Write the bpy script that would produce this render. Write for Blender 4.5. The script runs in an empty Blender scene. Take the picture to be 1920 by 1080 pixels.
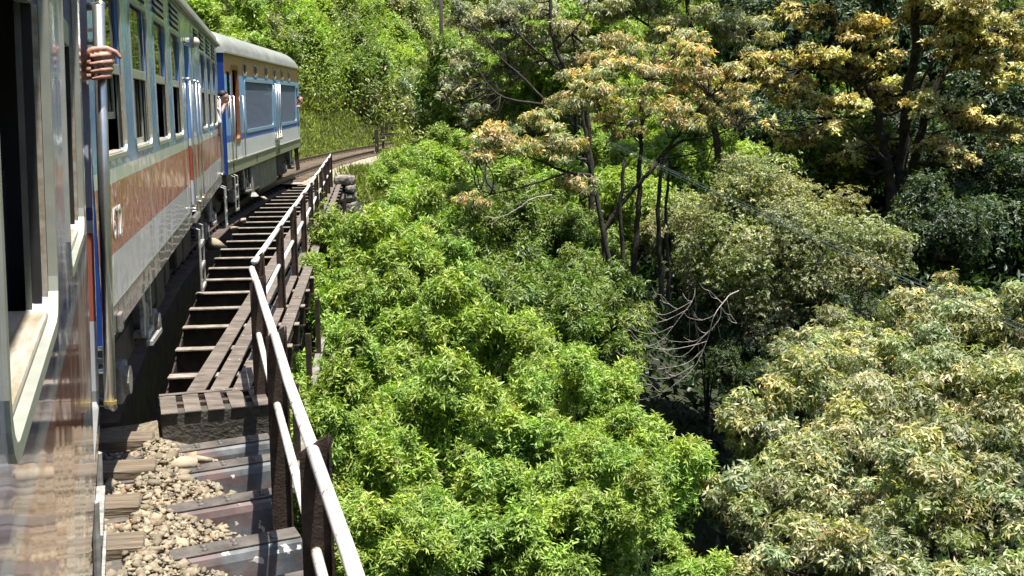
import bpy, bmesh, math, random
import numpy as np
from mathutils import Vector, Matrix

# ------------------------------------------------------------------ camera, sky, sun, exposure
scene = bpy.context.scene
COL = scene.collection
F, HCAM = 2000.0, 2.5                      # focal length in photo pixels (1920 wide), eye height above rail
PITCH = math.atan(338 / F)
cam_d = bpy.data.cameras.new('camera')
cam = bpy.data.objects.new('camera', cam_d)
COL.objects.link(cam)
cam.location = (0, 0, HCAM)
cam.rotation_euler = (math.pi / 2 - PITCH, 0, 0)
cam_d.sensor_width = 36
cam_d.lens = F / 1920 * 36
cam_d.clip_start = 0.02
cam_d.clip_end = 2000
scene.camera = cam

SUN = Vector((0.165, -0.14, 1.0)).normalized()     # direction to the sun
elev = math.asin(SUN.z)
azim = math.atan2(SUN.x, SUN.y)
world = bpy.data.worlds.new('World')
scene.world = world
world.use_nodes = True
wn = world.node_tree
sky = wn.nodes.new('ShaderNodeTexSky')
sky.sky_type = 'NISHITA'
sky.sun_disc = False
sky.sun_elevation = elev
sky.sun_rotation = azim
wn.links.new(sky.outputs[0], wn.nodes['Background'].inputs[0])
wn.nodes['Background'].inputs[1].default_value = 0.105
sun_d = bpy.data.lights.new('sun', 'SUN')
sun_d.energy = 5.0
sun_d.angle = math.radians(0.5)
sun_d.color = (1.0, 0.955, 0.86)
sun = bpy.data.objects.new('sun', sun_d)
COL.objects.link(sun)
sun.rotation_euler = (-SUN).to_track_quat('-Z', 'Y').to_euler()
sun.location = (10, -10, 40)
vs = scene.view_settings
vs.view_transform = 'Standard'
vs.look = 'None'
vs.exposure = 1.0
vs.gamma = 1.0
vs.use_curve_mapping = False
scene.cycles.max_bounces = 4
scene.cycles.diffuse_bounces = 2
scene.cycles.glossy_bounces = 3
scene.cycles.transmission_bounces = 2
scene.cycles.transparent_max_bounces = 8
scene.cycles.adaptive_threshold = 0.02
scene.cycles.caustics_reflective = False
scene.cycles.caustics_refractive = False

cP, sP = math.cos(PITCH), math.sin(PITCH)
def ray(px, py):
    u = (px - 960) / F; v = (540 - py) / F
    return np.array([u, cP + v * sP, v * cP - sP])
def at(px, py, Y):
    r = ray(px, py); r = r * (Y / r[1])
    return Vector((r[0], r[1], r[2] + HCAM))
def atz(px, py, z):
    r = ray(px, py); r = r * ((z - HCAM) / r[2])
    return Vector((r[0], r[1], z))
def proj(P):
    P = np.asarray(P, float)
    X, Y, Z = P[..., 0], P[..., 1], P[..., 2] - HCAM
    zc = Y * cP - Z * sP; yc = Y * sP + Z * cP
    zc = np.where(np.abs(zc) < 1e-3, 1e-3, zc)
    return 960 + F * X / zc, 540 - F * yc / zc, zc

RNG = np.random.default_rng(11)
random.seed(5)

# ------------------------------------------------------------------ helpers
def link(o, parent=None):
    COL.objects.link(o)
    if parent is not None:
        o.parent = parent
    return o
def tag(o, label=None, cat=None, group=None, kind=None):
    if label: o['label'] = label
    if cat: o['category'] = cat
    if group: o['group'] = group
    if kind: o['kind'] = kind
    return o
def empty(name, loc=(0, 0, 0), rot=(0, 0, 0)):
    o = bpy.data.objects.new(name, None)
    o.empty_display_size = 0.2
    o.location = loc
    o.rotation_euler = rot
    return link(o)
def thing(name, label, cat, loc=(0, 0, 0), rot=(0, 0, 0), group=None):
    return tag(empty(name, loc, rot), label, cat, group)

class MB:
    def __init__(s):
        s.v = []; s.f = []
    def add(s, vs_, fs_):
        n = len(s.v)
        s.v += [tuple(p) for p in vs_]
        s.f += [tuple(i + n for i in f) for f in fs_]
        return s
    def box(s, x0, x1, y0, y1, z0, z1):
        return s.add([(x0, y0, z0), (x1, y0, z0), (x1, y1, z0), (x0, y1, z0), (x0, y0, z1), (x1, y0, z1), (x1, y1, z1), (x0, y1, z1)],
                     [(0, 3, 2, 1), (4, 5, 6, 7), (0, 1, 5, 4), (1, 2, 6, 5), (2, 3, 7, 6), (3, 0, 4, 7)])
    def bar(s, a, b, w, h, up=(0, 0, 1)):
        a = Vector(a); b = Vector(b); d = (b - a).normalized()
        upv = Vector(up)
        r = d.cross(upv)
        if r.length < 1e-4: r = d.cross(Vector((1, 0, 0)))
        r.normalize(); u = r.cross(d)
        vs_ = []
        for p in (a, b):
            for (i, j) in ((-1, -1), (1, -1), (1, 1), (-1, 1)):
                vs_.append(p + r * (i * w / 2) + u * (j * h / 2))
        return s.add(vs_, [(0, 1, 2, 3), (7, 6, 5, 4), (0, 4, 5, 1), (1, 5, 6, 2), (2, 6, 7, 3), (3, 7, 4, 0)])
    def tube(s, pts, rad, n=8, cap=True):
        pts = [Vector(p) for p in pts]
        if not hasattr(rad, '__len__'): rad = [rad] * len(pts)
        rings = []
        prev = None
        for i, p in enumerate(pts):
            d = (pts[min(i + 1, len(pts) - 1)] - pts[max(i - 1, 0)])
            if d.length < 1e-9: d = Vector((0, 0, 1))
            d.normalize()
            if prev is None:
                e = d.cross(Vector((0, 0, 1)) if abs(d.z) < 0.9 else Vector((1, 0, 0))).normalized()
            else:
                e = (prev - d * prev.dot(d))
                e = e.normalized() if e.length > 1e-6 else d.cross(Vector((1, 0, 0))).normalized()
            prev = e
            g = d.cross(e)
            rings.append([p + (e * math.cos(2 * math.pi * k / n) + g * math.sin(2 * math.pi * k / n)) * rad[i] for k in range(n)])
        vs_ = [q for r in rings for q in r]
        fs_ = []
        for i in range(len(pts) - 1):
            for k in range(n):
                a = i * n + k; b = i * n + (k + 1) % n
                fs_.append((a, b, b + n, a + n))
        if cap:
            fs_.append(tuple(range(n - 1, -1, -1)))
            fs_.append(tuple((len(pts) - 1) * n + k for k in range(n)))
        return s.add(vs_, fs_)
    def prism(s, poly, axis, a0, a1):
        # poly in the other two axes, extruded along axis between a0 and a1
        n = len(poly)
        def P(p, a):
            if axis == 'x': return (a, p[0], p[1])
            if axis == 'y': return (p[0], a, p[1])
            return (p[0], p[1], a)
        vs_ = [P(p, a0) for p in poly] + [P(p, a1) for p in poly]
        fs_ = [tuple(range(n)), tuple(range(2 * n - 1, n - 1, -1))]
        for i in range(n):
            j = (i + 1) % n
            fs_.append((i, i + n, j + n, j))
        return s.add(vs_, fs_)
    def sheet(s, poly, axis, a0, a1):
        # open strip of a polyline extruded along axis
        n = len(poly)
        def P(p, a):
            if axis == 'x': return (a, p[0], p[1])
            if axis == 'y': return (p[0], a, p[1])
            return (p[0], p[1], a)
        vs_ = [P(p, a0) for p in poly] + [P(p, a1) for p in poly]
        return s.add(vs_, [(i, i + 1, i + 1 + n, i + n) for i in range(n - 1)])
    def ball(s, c, r, n=10, m=7, sc=(1, 1, 1)):
        vs_ = []; fs_ = []
        for i in range(m + 1):
            th = math.pi * i / m
            for k in range(n):
                ph = 2 * math.pi * k / n
                vs_.append((c[0] + r * sc[0] * math.sin(th) * math.cos(ph), c[1] + r * sc[1] * math.sin(th) * math.sin(ph), c[2] + r * sc[2] * math.cos(th)))
        for i in range(m):
            for k in range(n):
                a = i * n + k; b = i * n + (k + 1) % n
                fs_.append((a, a + n, b + n, b))
        return s.add(vs_, fs_)
    def mesh(s, name, mat=None, smooth=False):
        me = bpy.data.meshes.new(name)
        me.from_pydata(s.v, [], s.f)
        if smooth:
            me.polygons.foreach_set('use_smooth', [True] * len(me.polygons))
        if mat: me.materials.append(mat)
        bm = bmesh.new(); bm.from_mesh(me)
        bmesh.ops.recalc_face_normals(bm, faces=bm.faces)
        bm.to_mesh(me); bm.free()
        me.update()
        return me
    def build(s, name, mat, parent=None, bevel=0, smooth=False, kind=None, label=None):
        o = bpy.data.objects.new(name, s.mesh(name, mat, smooth))
        link(o, parent)
        if bevel:
            m = o.modifiers.new('bevel', 'BEVEL'); m.width = bevel; m.segments = 2; m.limit_method = 'ANGLE'; m.angle_limit = math.radians(40)
        if smooth:
            try:
                m = o.modifiers.new('ws', 'WEIGHTED_NORMAL')
                o.modifiers.remove(m)
            except Exception: pass
        if kind: o['kind'] = kind
        if label: o['label'] = label
        return o
def inst(name, me, parent=None, loc=(0, 0, 0), rot=(0, 0, 0), sc=(1, 1, 1)):
    o = bpy.data.objects.new(name, me)
    o.location = loc; o.rotation_euler = rot; o.scale = sc
    return link(o, parent)

def rrect(x0, x1, z0, z1, r, n=4):
    pts = []
    for (cx, cz, a0) in ((x1 - r, z1 - r, 0), (x0 + r, z1 - r, 90), (x0 + r, z0 + r, 180), (x1 - r, z0 + r, 270)):
        for i in range(n + 1):
            a = math.radians(a0 + 90 * i / n)
            pts.append((cx + r * math.cos(a), cz + r * math.sin(a)))
    return pts
def panel_with_holes(outer, holes, y=0.0):
    """flat xz sheet at depth y with holes cut out"""
    bm = bmesh.new()
    edges = []
    for loop in [outer] + holes:
        vs_ = [bm.verts.new((p[0], y, p[1])) for p in loop]
        for i in range(len(vs_)):
            edges.append(bm.edges.new((vs_[i], vs_[(i + 1) % len(vs_)])))
    bmesh.ops.triangle_fill(bm, use_beauty=True, use_dissolve=False, edges=edges, normal=(0, -1, 0))
    bm.verts.index_update()
    v = [tuple(w.co) for w in bm.verts]; f = [tuple(w.index for w in fc.verts) for fc in bm.faces]
    bm.free()
    return v, f
def ring(mb, outer, inner, y0, y1):
    """frame between two loops of equal count: front at y0, back at y1"""
    n = len(outer)
    vs_ = [(p[0], y0, p[1]) for p in outer] + [(p[0], y0, p[1]) for p in inner] + [(p[0], y1, p[1]) for p in inner] + [(p[0], y1, p[1]) for p in outer]
    fs_ = []
    for i in range(n):
        j = (i + 1) % n
        for a, b in ((0, 1), (1, 2), (2, 3), (3, 0)):
            fs_.append((a * n + i, a * n + j, b * n + j, b * n + i))
    mb.add(vs_, fs_)

# ------------------------------------------------------------------ materials
def new_mat(name):
    m = bpy.data.materials.new(name); m.use_nodes = True
    nt = m.node_tree
    return m, nt, nt.nodes['Principled BSDF']
def obj_coords(nt):
    tc = nt.nodes.new('ShaderNodeTexCoord'); oi = nt.nodes.new('ShaderNodeObjectInfo')
    ml = nt.nodes.new('ShaderNodeMath'); ml.operation = 'MULTIPLY'; ml.inputs[1].default_value = 41.0
    nt.links.new(oi.outputs['Random'], ml.inputs[0])
    ad = nt.nodes.new('ShaderNodeVectorMath'); ad.operation = 'ADD'
    nt.links.new(tc.outputs['Object'], ad.inputs[0]); nt.links.new(ml.outputs[0], ad.inputs[1])
    return ad.outputs[0]
def mat(name, c1, c2=None, rough=0.6, metal=0.0, scale=4.0, bump=0.0, bscale=None, coat=0.0, spec=0.5, detail=6, stretch=None, ramp=(0.35, 0.65)):
    m, nt, b = new_mat(name)
    b.inputs['Roughness'].default_value = rough
    b.inputs['Metallic'].default_value = metal
    b.inputs['Coat Weight'].default_value = coat
    b.inputs['Coat Roughness'].default_value = 0.05
    b.inputs['Specular IOR Level'].default_value = spec
    if c2 is None:
        b.inputs['Base Color'].default_value = (*c1, 1)
    src = obj_coords(nt)
    if stretch:
        mp = nt.nodes.new('ShaderNodeMapping'); mp.inputs['Scale'].default_value = stretch
        nt.links.new(src, mp.inputs[0]); src = mp.outputs[0]
    if c2 is not None:
        nz = nt.nodes.new('ShaderNodeTexNoise'); nz.inputs['Scale'].default_value = scale; nz.inputs['Detail'].default_value = detail
        nz.inputs['Roughness'].default_value = 0.65
        nt.links.new(src, nz.inputs['Vector'])
        r = nt.nodes.new('ShaderNodeValToRGB')
        r.color_ramp.elements[0].position = ramp[0]; r.color_ramp.elements[1].position = ramp[1]
        r.color_ramp.elements[0].color = (*c1, 1); r.color_ramp.elements[1].color = (*c2, 1)
        nt.links.new(nz.outputs['Fac'], r.inputs[0])
        nt.links.new(r.outputs[0], b.inputs['Base Color'])
    if bump:
        nz2 = nt.nodes.new('ShaderNodeTexNoise'); nz2.inputs['Scale'].default_value = bscale or scale * 3; nz2.inputs['Detail'].default_value = 5
        nt.links.new(src, nz2.inputs['Vector'])
        bp = nt.nodes.new('ShaderNodeBump'); bp.inputs['Strength'].default_value = bump; bp.inputs['Distance'].default_value = 0.02
        nt.links.new(nz2.outputs['Fac'], bp.inputs['Height'])
        nt.links.new(bp.outputs[0], b.inputs['Normal'])
    return m
def livery(name, bands, rough=0.22, coat=0.45, dirt=(0.16, 0.13, 0.10), dirt_amt=0.36, wavy=0.05):
    """paint in horizontal bands by height above the rail; bands = [(z, rgb), ...] from the bottom up"""
    m, nt, b = new_mat(name)
    tc = nt.nodes.new('ShaderNodeTexCoord')
    sp = nt.nodes.new('ShaderNodeSeparateXYZ'); nt.links.new(tc.outputs['Object'], sp.inputs[0])
    dv = nt.nodes.new('ShaderNodeMath'); dv.operation = 'DIVIDE'; dv.inputs[1].default_value = 5.0
    nt.links.new(sp.outputs['Z'], dv.inputs[0])
    r = nt.nodes.new('ShaderNodeValToRGB'); r.color_ramp.interpolation = 'CONSTANT'
    el = r.color_ramp.elements
    el[0].position = 0; el[0].color = (*bands[0][1], 1)
    el[1].position = bands[1][0] / 5; el[1].color = (*bands[1][1], 1)
    for z, c in bands[2:]:
        e = el.new(z / 5); e.color = (*c, 1)
    nt.links.new(dv.outputs[0], r.inputs[0])
    mp = nt.nodes.new('ShaderNodeMapping'); mp.inputs['Scale'].default_value = (9.0, 9.0, 0.5)
    nt.links.new(tc.outputs['Object'], mp.inputs[0])
    nz = nt.nodes.new('ShaderNodeTexNoise'); nz.inputs['Scale'].default_value = 3.0; nz.inputs['Detail'].default_value = 8; nz.inputs['Roughness'].default_value = 0.7
    nt.links.new(mp.outputs[0], nz.inputs['Vector'])
    dr = nt.nodes.new('ShaderNodeValToRGB'); dr.color_ramp.elements[0].position = 0.42; dr.color_ramp.elements[1].position = 0.78
    dr.color_ramp.elements[0].color = (0, 0, 0, 1); dr.color_ramp.elements[1].color = (dirt_amt,) * 3 + (1,)
    nt.links.new(nz.outputs['Fac'], dr.inputs[0])
    mx = nt.nodes.new('ShaderNodeMix'); mx.data_type = 'RGBA'
    nt.links.new(dr.outputs[0], mx.inputs[0]); nt.links.new(r.outputs[0], mx.inputs[6]); mx.inputs[7].default_value = (*dirt, 1)
    nt.links.new(mx.outputs[2], b.inputs['Base Color'])
    b.inputs['Roughness'].default_value = rough
    b.inputs['Coat Weight'].default_value = coat; b.inputs['Coat Roughness'].default_value = 0.04
    nz2 = nt.nodes.new('ShaderNodeTexNoise'); nz2.inputs['Scale'].default_value = 1.7; nz2.inputs['Detail'].default_value = 2
    nt.links.new(tc.outputs['Object'], nz2.inputs['Vector'])
    bp = nt.nodes.new('ShaderNodeBump'); bp.inputs['Strength'].default_value = wavy; bp.inputs['Distance'].default_value = 0.3
    nt.links.new(nz2.outputs['Fac'], bp.inputs['Height']); nt.links.new(bp.outputs[0], b.inputs['Normal']); nt.links.new(bp.outputs[0], b.inputs['Coat Normal'])
    return m
def glass_mat(name, tint=(0.22, 0.26, 0.22)):
    m = bpy.data.materials.new(name); m.use_nodes = True
    nt = m.node_tree; nt.nodes.clear()
    out = nt.nodes.new('ShaderNodeOutputMaterial')
    gl = nt.nodes.new('ShaderNodeBsdfGlossy'); gl.inputs['Roughness'].default_value = 0.02
    tr = nt.nodes.new('ShaderNodeBsdfTransparent'); tr.inputs[0].default_value = (*tint, 1)
    fr = nt.nodes.new('ShaderNodeFresnel'); fr.inputs[0].default_value = 2.1
    mx = nt.nodes.new('ShaderNodeMixShader')
    nt.links.new(fr.outputs[0], mx.inputs[0]); nt.links.new(tr.outputs[0], mx.inputs[1]); nt.links.new(gl.outputs[0], mx.inputs[2])
    nt.links.new(mx.outputs[0], out.inputs[0])
    return m
def leaf_mat(name, trans=0.35, rough=0.42, spec=0.45, tcol=(1.25, 1.5, 0.45)):
    m, nt, b = new_mat(name)
    at_ = nt.nodes.new('ShaderNodeAttribute'); at_.attribute_name = 'col'
    nt.links.new(at_.outputs['Color'], b.inputs['Base Color'])
    b.inputs['Roughness'].default_value = rough
    b.inputs['Specular IOR Level'].default_value = spec
    mu = nt.nodes.new('ShaderNodeMix'); mu.data_type = 'RGBA'; mu.blend_type = 'MULTIPLY'; mu.inputs[0].default_value = 1.0
    nt.links.new(at_.outputs['Color'], mu.inputs[6]); mu.inputs[7].default_value = (*tcol, 1)
    tr = nt.nodes.new('ShaderNodeBsdfTranslucent'); nt.links.new(mu.outputs[2], tr.inputs[0])
    mx = nt.nodes.new('ShaderNodeMixShader'); mx.inputs[0].default_value = trans
    nt.links.new(b.outputs[0], mx.inputs[1]); nt.links.new(tr.outputs[0], mx.inputs[2])
    nt.links.new(mx.outputs[0], nt.nodes['Material Output'].inputs[0])
    return m

M = {}
LB = (0.22, 0.36, 0.50)      # light blue
M['car_paint'] = livery('carriage_paint', [(0, (0.20, 0.20, 0.195)), (1.19, (0.68, 0.71, 0.74)), (1.52, (0.50, 0.11, 0.07)), (1.99, (0.74, 0.80, 0.74)), (2.075, (0.20, 0.40, 0.78)), (3.45, (0.26, 0.42, 0.56))])
M['own_paint'] = livery('own_carriage_paint', [(0, (0.26, 0.26, 0.26)), (1.19, (0.60, 0.62, 0.64)), (1.52, (0.46, 0.14, 0.10)), (1.93, (0.66, 0.70, 0.70)), (1.99, (0.10, 0.14, 0.36)), (2.05, (0.50, 0.50, 0.62))], rough=0.12, coat=0.5, dirt_amt=0.2, wavy=0.02)
M['loco_paint'] = livery('power_car_paint', [(0, (0.26, 0.28, 0.19)), (1.27, (0.68, 0.71, 0.70)), (1.70, (0.07, 0.17, 0.52)), (1.86, (0.24, 0.46, 0.74)), (3.24, (0.74, 0.35, 0.17))], rough=0.4, coat=0.05, dirt_amt=0.4)
M['blue'] = mat('deep_blue_paint', (0.02, 0.06, 0.30), (0.03, 0.09, 0.36), rough=0.3, scale=3, coat=0.3)
M['roof'] = mat('roof_grey', (0.20, 0.215, 0.20), (0.33, 0.34, 0.31), rough=0.6, scale=2.5)
M['alu'] = mat('brushed_aluminium', (0.55, 0.55, 0.52), (0.70, 0.69, 0.65), rough=0.28, metal=0.9, scale=8)
M['frame'] = mat('window_frame_alloy', (0.40, 0.42, 0.36), (0.52, 0.53, 0.46), rough=0.4, metal=0.35, scale=10)
M['frame_dark'] = mat('shade_green_alloy', (0.12, 0.135, 0.11), (0.18, 0.19, 0.16), rough=0.5, metal=0.3, scale=10)  # frame alloy darkened to paint shade inside the window reveals
M['cream'] = mat('cream_sill', (0.30, 0.24, 0.15), (0.50, 0.47, 0.42), rough=0.4, scale=5, stretch=(1, 6, 6))
M['rubber'] = mat('black_rubber', (0.012, 0.012, 0.012), (0.03, 0.03, 0.03), rough=0.7, scale=12)
M['interior'] = mat('carriage_interior', (0.02, 0.022, 0.028), (0.035, 0.035, 0.04), rough=0.7, scale=3)  # near-black colour stands in for the unlit inside of the carriages
M['glass'] = glass_mat('window_glass')
M['under'] = mat('underframe_grime', (0.018, 0.016, 0.014), (0.065, 0.055, 0.045), rough=0.75, scale=5, bump=0.3, bscale=30)
M['bogie'] = mat('bogie_grey_grime', (0.10, 0.09, 0.08), (0.30, 0.28, 0.25), rough=0.6, scale=5, bump=0.3, bscale=25)
M['white_metal'] = mat('dirty_white_metal', (0.20, 0.19, 0.17), (0.46, 0.45, 0.42), rough=0.45, scale=14)
M['brass'] = mat('yellow_collar', (0.42, 0.30, 0.10), rough=0.4)
M['grille'] = mat('louvre_blue_grey', (0.13, 0.165, 0.24), (0.16, 0.195, 0.27), rough=0.55, scale=5)
M['brown'] = mat('red_brown_paint', (0.26, 0.10, 0.05), (0.33, 0.14, 0.08), rough=0.4, scale=5)
M['lamp'] = mat('lamp_cream', (0.62, 0.55, 0.42), rough=0.25, coat=0.5)
M['number'] = mat('white_lettering', (0.75, 0.75, 0.70), rough=0.5)
M['rail'] = mat('rail_steel', (0.09, 0.065, 0.05), (0.16, 0.12, 0.095), rough=0.5, metal=0.4, scale=10)
M['railtop'] = mat('rail_worn_top', (0.35, 0.34, 0.33), rough=0.3, metal=0.8)
M['sleeper'] = mat('weathered_sleeper_wood', (0.07, 0.052, 0.036), (0.27, 0.21, 0.145), rough=0.85, scale=3.0, stretch=(0.8, 9, 9), bump=0.8, bscale=6, ramp=(0.3, 0.75))
M['rust'] = mat('rusty_steel', (0.055, 0.042, 0.036), (0.15, 0.105, 0.085), rough=0.7, metal=0.2, scale=4, bump=0.35, bscale=40)
M['flange'] = mat('lit_flange_steel', (0.16, 0.13, 0.10), (0.34, 0.30, 0.25), rough=0.8, scale=6, bump=0.3, bscale=30)  # pale tone paints sunlight onto the cross beam tops
M['plank'] = mat('rusty_walkway_plate', (0.092, 0.074, 0.062), (0.235, 0.195, 0.165), rough=0.65, metal=0.15, scale=3.5, bump=0.25, bscale=50, stretch=(1, 3, 1))
M['strap'] = mat('dark_strap_steel', (0.055, 0.048, 0.043), (0.15, 0.13, 0.115), rough=0.6, scale=5, bump=0.3, bscale=40)
M['post'] = mat('post_dark_iron', (0.03, 0.022, 0.018), (0.085, 0.055, 0.04), rough=0.65, metal=0.3, scale=9, bump=0.3, bscale=60)
M['pipe'] = mat('white_pipe_paint', (0.20, 0.12, 0.085), (0.74, 0.72, 0.70), rough=0.5, scale=16.0, ramp=(0.36, 0.42), bump=0.1, bscale=30, detail=8)
M['stepface'] = mat('pitted_dark_concrete', (0.045, 0.04, 0.032), (0.10, 0.088, 0.07), rough=0.85, scale=5, bump=1.0, bscale=26)
M['tarred'] = mat('shadow_tarred_timber', (0.010, 0.009, 0.008), (0.028, 0.024, 0.02), rough=0.8, scale=5)  # train shadow put into the near-black timber colour
M['timber'] = mat('old_dark_timber', (0.016, 0.013, 0.010), (0.06, 0.048, 0.036), rough=0.85, scale=3, stretch=(6, 6, 1), bump=0.5, bscale=8)
M['bark'] = mat('dark_bark', (0.014, 0.011, 0.009), (0.065, 0.055, 0.042), rough=0.9, scale=6, bump=0.6, bscale=20)
M['palebark'] = mat('pale_dead_wood', (0.26, 0.22, 0.19), (0.50, 0.45, 0.41), rough=0.8, scale=8, bump=0.3)
M['stone'] = mat('rough_field_stone', (0.10, 0.09, 0.08), (0.32, 0.29, 0.25), rough=0.9, scale=4, bump=0.8, bscale=14)
M['wire'] = mat('cable_sheath', (0.10, 0.13, 0.14), rough=0.4, metal=0.2)
M['skin'] = mat('skin', (0.42, 0.22, 0.16), (0.52, 0.29, 0.22), rough=0.5, scale=30)
M['shirt_white'] = mat('white_cotton', (0.50, 0.50, 0.49), rough=0.9)
M['shirt_dark'] = mat('dark_cotton', (0.05, 0.055, 0.08), rough=0.9)
M['trousers'] = mat('dark_trousers', (0.03, 0.03, 0.035), rough=0.9)
M['hair'] = mat('dark_hair', (0.015, 0.012, 0.01), rough=0.6)
M['leaf_lime'] = leaf_mat('lime_leaves', trans=0.27, rough=0.45)
M['leaf_gloss'] = leaf_mat('glossy_leaves', trans=0.40, rough=0.42, spec=0.5, tcol=(1.3, 1.4, 0.5))
M['leaf_yellow'] = leaf_mat('yellow_leaves', trans=0.40, tcol=(1.1, 1.05, 0.5))
M['leaf_hill'] = leaf_mat('hillside_leaves', trans=0.35)
M['grass'] = leaf_mat('grass_blades', trans=0.3, rough=0.6)

def trough_mat():
    m = mat('painted_trough_steel', (0.075, 0.085, 0.095), (0.19, 0.20, 0.21), rough=0.6, metal=0.0, scale=2.5, bump=0.25, bscale=12, spec=0.3)
    nt = m.node_tree; b = nt.nodes['Principled BSDF']
    base = b.inputs['Base Color'].links[0].from_socket
    oc_ = obj_coords(nt)
    def layer(scale, lo, hi, col, prev, amt=1.0):
        nz = nt.nodes.new('ShaderNodeTexNoise'); nz.inputs['Scale'].default_value = scale; nz.inputs['Detail'].default_value = 5
        nt.links.new(oc_, nz.inputs['Vector'])
        r = nt.nodes.new('ShaderNodeValToRGB'); r.color_ramp.elements[0].position = lo; r.color_ramp.elements[1].position = hi
        r.color_ramp.elements[0].color = (0, 0, 0, 1); r.color_ramp.elements[1].color = (amt,) * 3 + (1,)
        nt.links.new(nz.outputs['Fac'], r.inputs[0])
        mx = nt.nodes.new('ShaderNodeMix'); mx.data_type = 'RGBA'
        nt.links.new(r.outputs[0], mx.inputs[0]); nt.links.new(prev, mx.inputs[6]); mx.inputs[7].default_value = (*col, 1)
        return mx.outputs[2]
    o1 = layer(3.1, 0.47, 0.58, (0.17, 0.075, 0.06), base, 0.55)
    o1 = layer(2.3, 0.48, 0.62, (0.035, 0.032, 0.03), o1, 0.8)
    o2 = layer(9.0, 0.63, 0.64, (0.62, 0.60, 0.55), o1)
    nt.links.new(o2, b.inputs['Base Color'])
    return m
M['trough'] = trough_mat()

# ------------------------------------------------------------------ terrain
CX, CY, RT = 121.2, 41.8, 130.0            # centre and radius of the track curve
def smooth(x, a, b):
    t = np.clip((x - a) / (b - a), 0, 1)
    return t * t * (3 - 2 * t)
def ztrack(Y):
    return 0.01 * np.clip(Y - 24, 0, 90)
PY = [-60, 0, 10, 14, 18, 24, 30, 36, 45, 60, 80, 120, 200, 320]
PZ = [-7, -6.2, -5.8, -5.2, -4.4, -3.1, -2.2, -1.2, -0.3, 1.6, 5.5, 19, 48, 90]
def ground(X, Y):
    X = np.asarray(X, float); Y = np.asarray(Y, float)
    r = np.hypot(X - CX, Y - CY); o = r - RT
    gv = np.interp(Y, PY, PZ)
    gv = gv - 3.0 * smooth(X, 1.0, 2.2) * (1 - smooth(X, 3.5, 5.5)) * smooth(Y, 10, 14) * (1 - smooth(Y, 17, 21)) - 1.6 * smooth(X, 1.5, 6) * (1 - smooth(Y, 14, 26)) + 1.2 * smooth(X, 9, 16) * (1 - smooth(Y, 20, 30))
    gv = gv + 0.35 * np.sin(X * 0.7 + Y * 0.3) + 0.25 * np.sin(X * 0.31 - Y * 0.53 + 1.0)
    zt = ztrack(Y) - 0.42
    inner = np.maximum(gv, zt - np.maximum(-o - 2.7, 0) * 0.55)
    onland = smooth(Y, 35.5, 37.0)
    inner = gv * (1 - onland) + inner * onland
    outer = zt + np.maximum(o - 3.0, 0) * 0.85 + 0.4 * np.sin(X * 0.5) * smooth(o, 4, 9)
    under = np.minimum(gv, -2.5) * (1 - onland) + zt * onland
    w = smooth(o, -2.7, -2.4) * (1 - onland) + onland * smooth(o, -0.2, 0.2)
    z = np.where(o > 3.0, outer, np.where(o > -2.6, under * (1 - onland) + zt * onland, inner))
    # far hills all round the head of the valley
    far = smooth(Y, 60, 75) * np.where(o < 0, smooth(-o, 6, 11), 0.0)
    z = np.maximum(z, gv * far + z * (1 - far))
    deep = smooth(Y, 98, 112)
    z = np.maximum(z, gv * deep + z * (1 - deep))
    return z
def build_ground():
    xs = np.concatenate([np.linspace(-420, -60, 14)[:-1], np.linspace(-60, -14, 24)[:-1], np.linspace(-14, 24, 96)[:-1], np.linspace(24, 90, 34)[:-1], np.linspace(90, 420, 14)])
    ys = np.concatenate([np.linspace(-200, -10, 14)[:-1], np.linspace(-10, 50, 150)[:-1], np.linspace(50, 130, 80)[:-1], np.linspace(130, 600, 24)])
    XX, YY = np.meshgrid(xs, ys)
    ZZ = ground(XX, YY)
    n, m_ = XX.shape
    V = np.stack([XX.ravel(), YY.ravel(), ZZ.ravel()], 1)
    idx = np.arange(n * m_).reshape(n, m_)
    Fc = np.stack([idx[:-1, :-1].ravel(), idx[:-1, 1:].ravel(), idx[1:, 1:].ravel(), idx[1:, :-1].ravel()], 1)
    me = bpy.data.meshes.new('ground')
    me.from_pydata(V.tolist(), [], Fc.tolist())
    me.polygons.foreach_set('use_smooth', [True] * len(me.polygons))
    me.materials.append(mat('valley_soil', (0.010, 0.013, 0.006), (0.035, 0.042, 0.016), rough=0.95, scale=0.8, bump=0.5, bscale=6))  # soil kept near black so gaps between shrubs look shadowed
    o = bpy.data.objects.new('ground', me); link(o); tag(o, 'steep valley ground under the shrubs and bridge', 'ground', kind='structure')
build_ground()

def track_pt(phi, off=0.0, z=0.0):
    """phi = heading (rad, clockwise from +Y); off to the right of the centre line"""
    rr = RT - off
    x = CX - rr * math.cos(phi); y = CY + rr * math.sin(phi)
    return Vector((x, y, float(ztrack(y)) + z))
def phi_at_y(Y):
    return math.asin((Y - CY) / RT)

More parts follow.
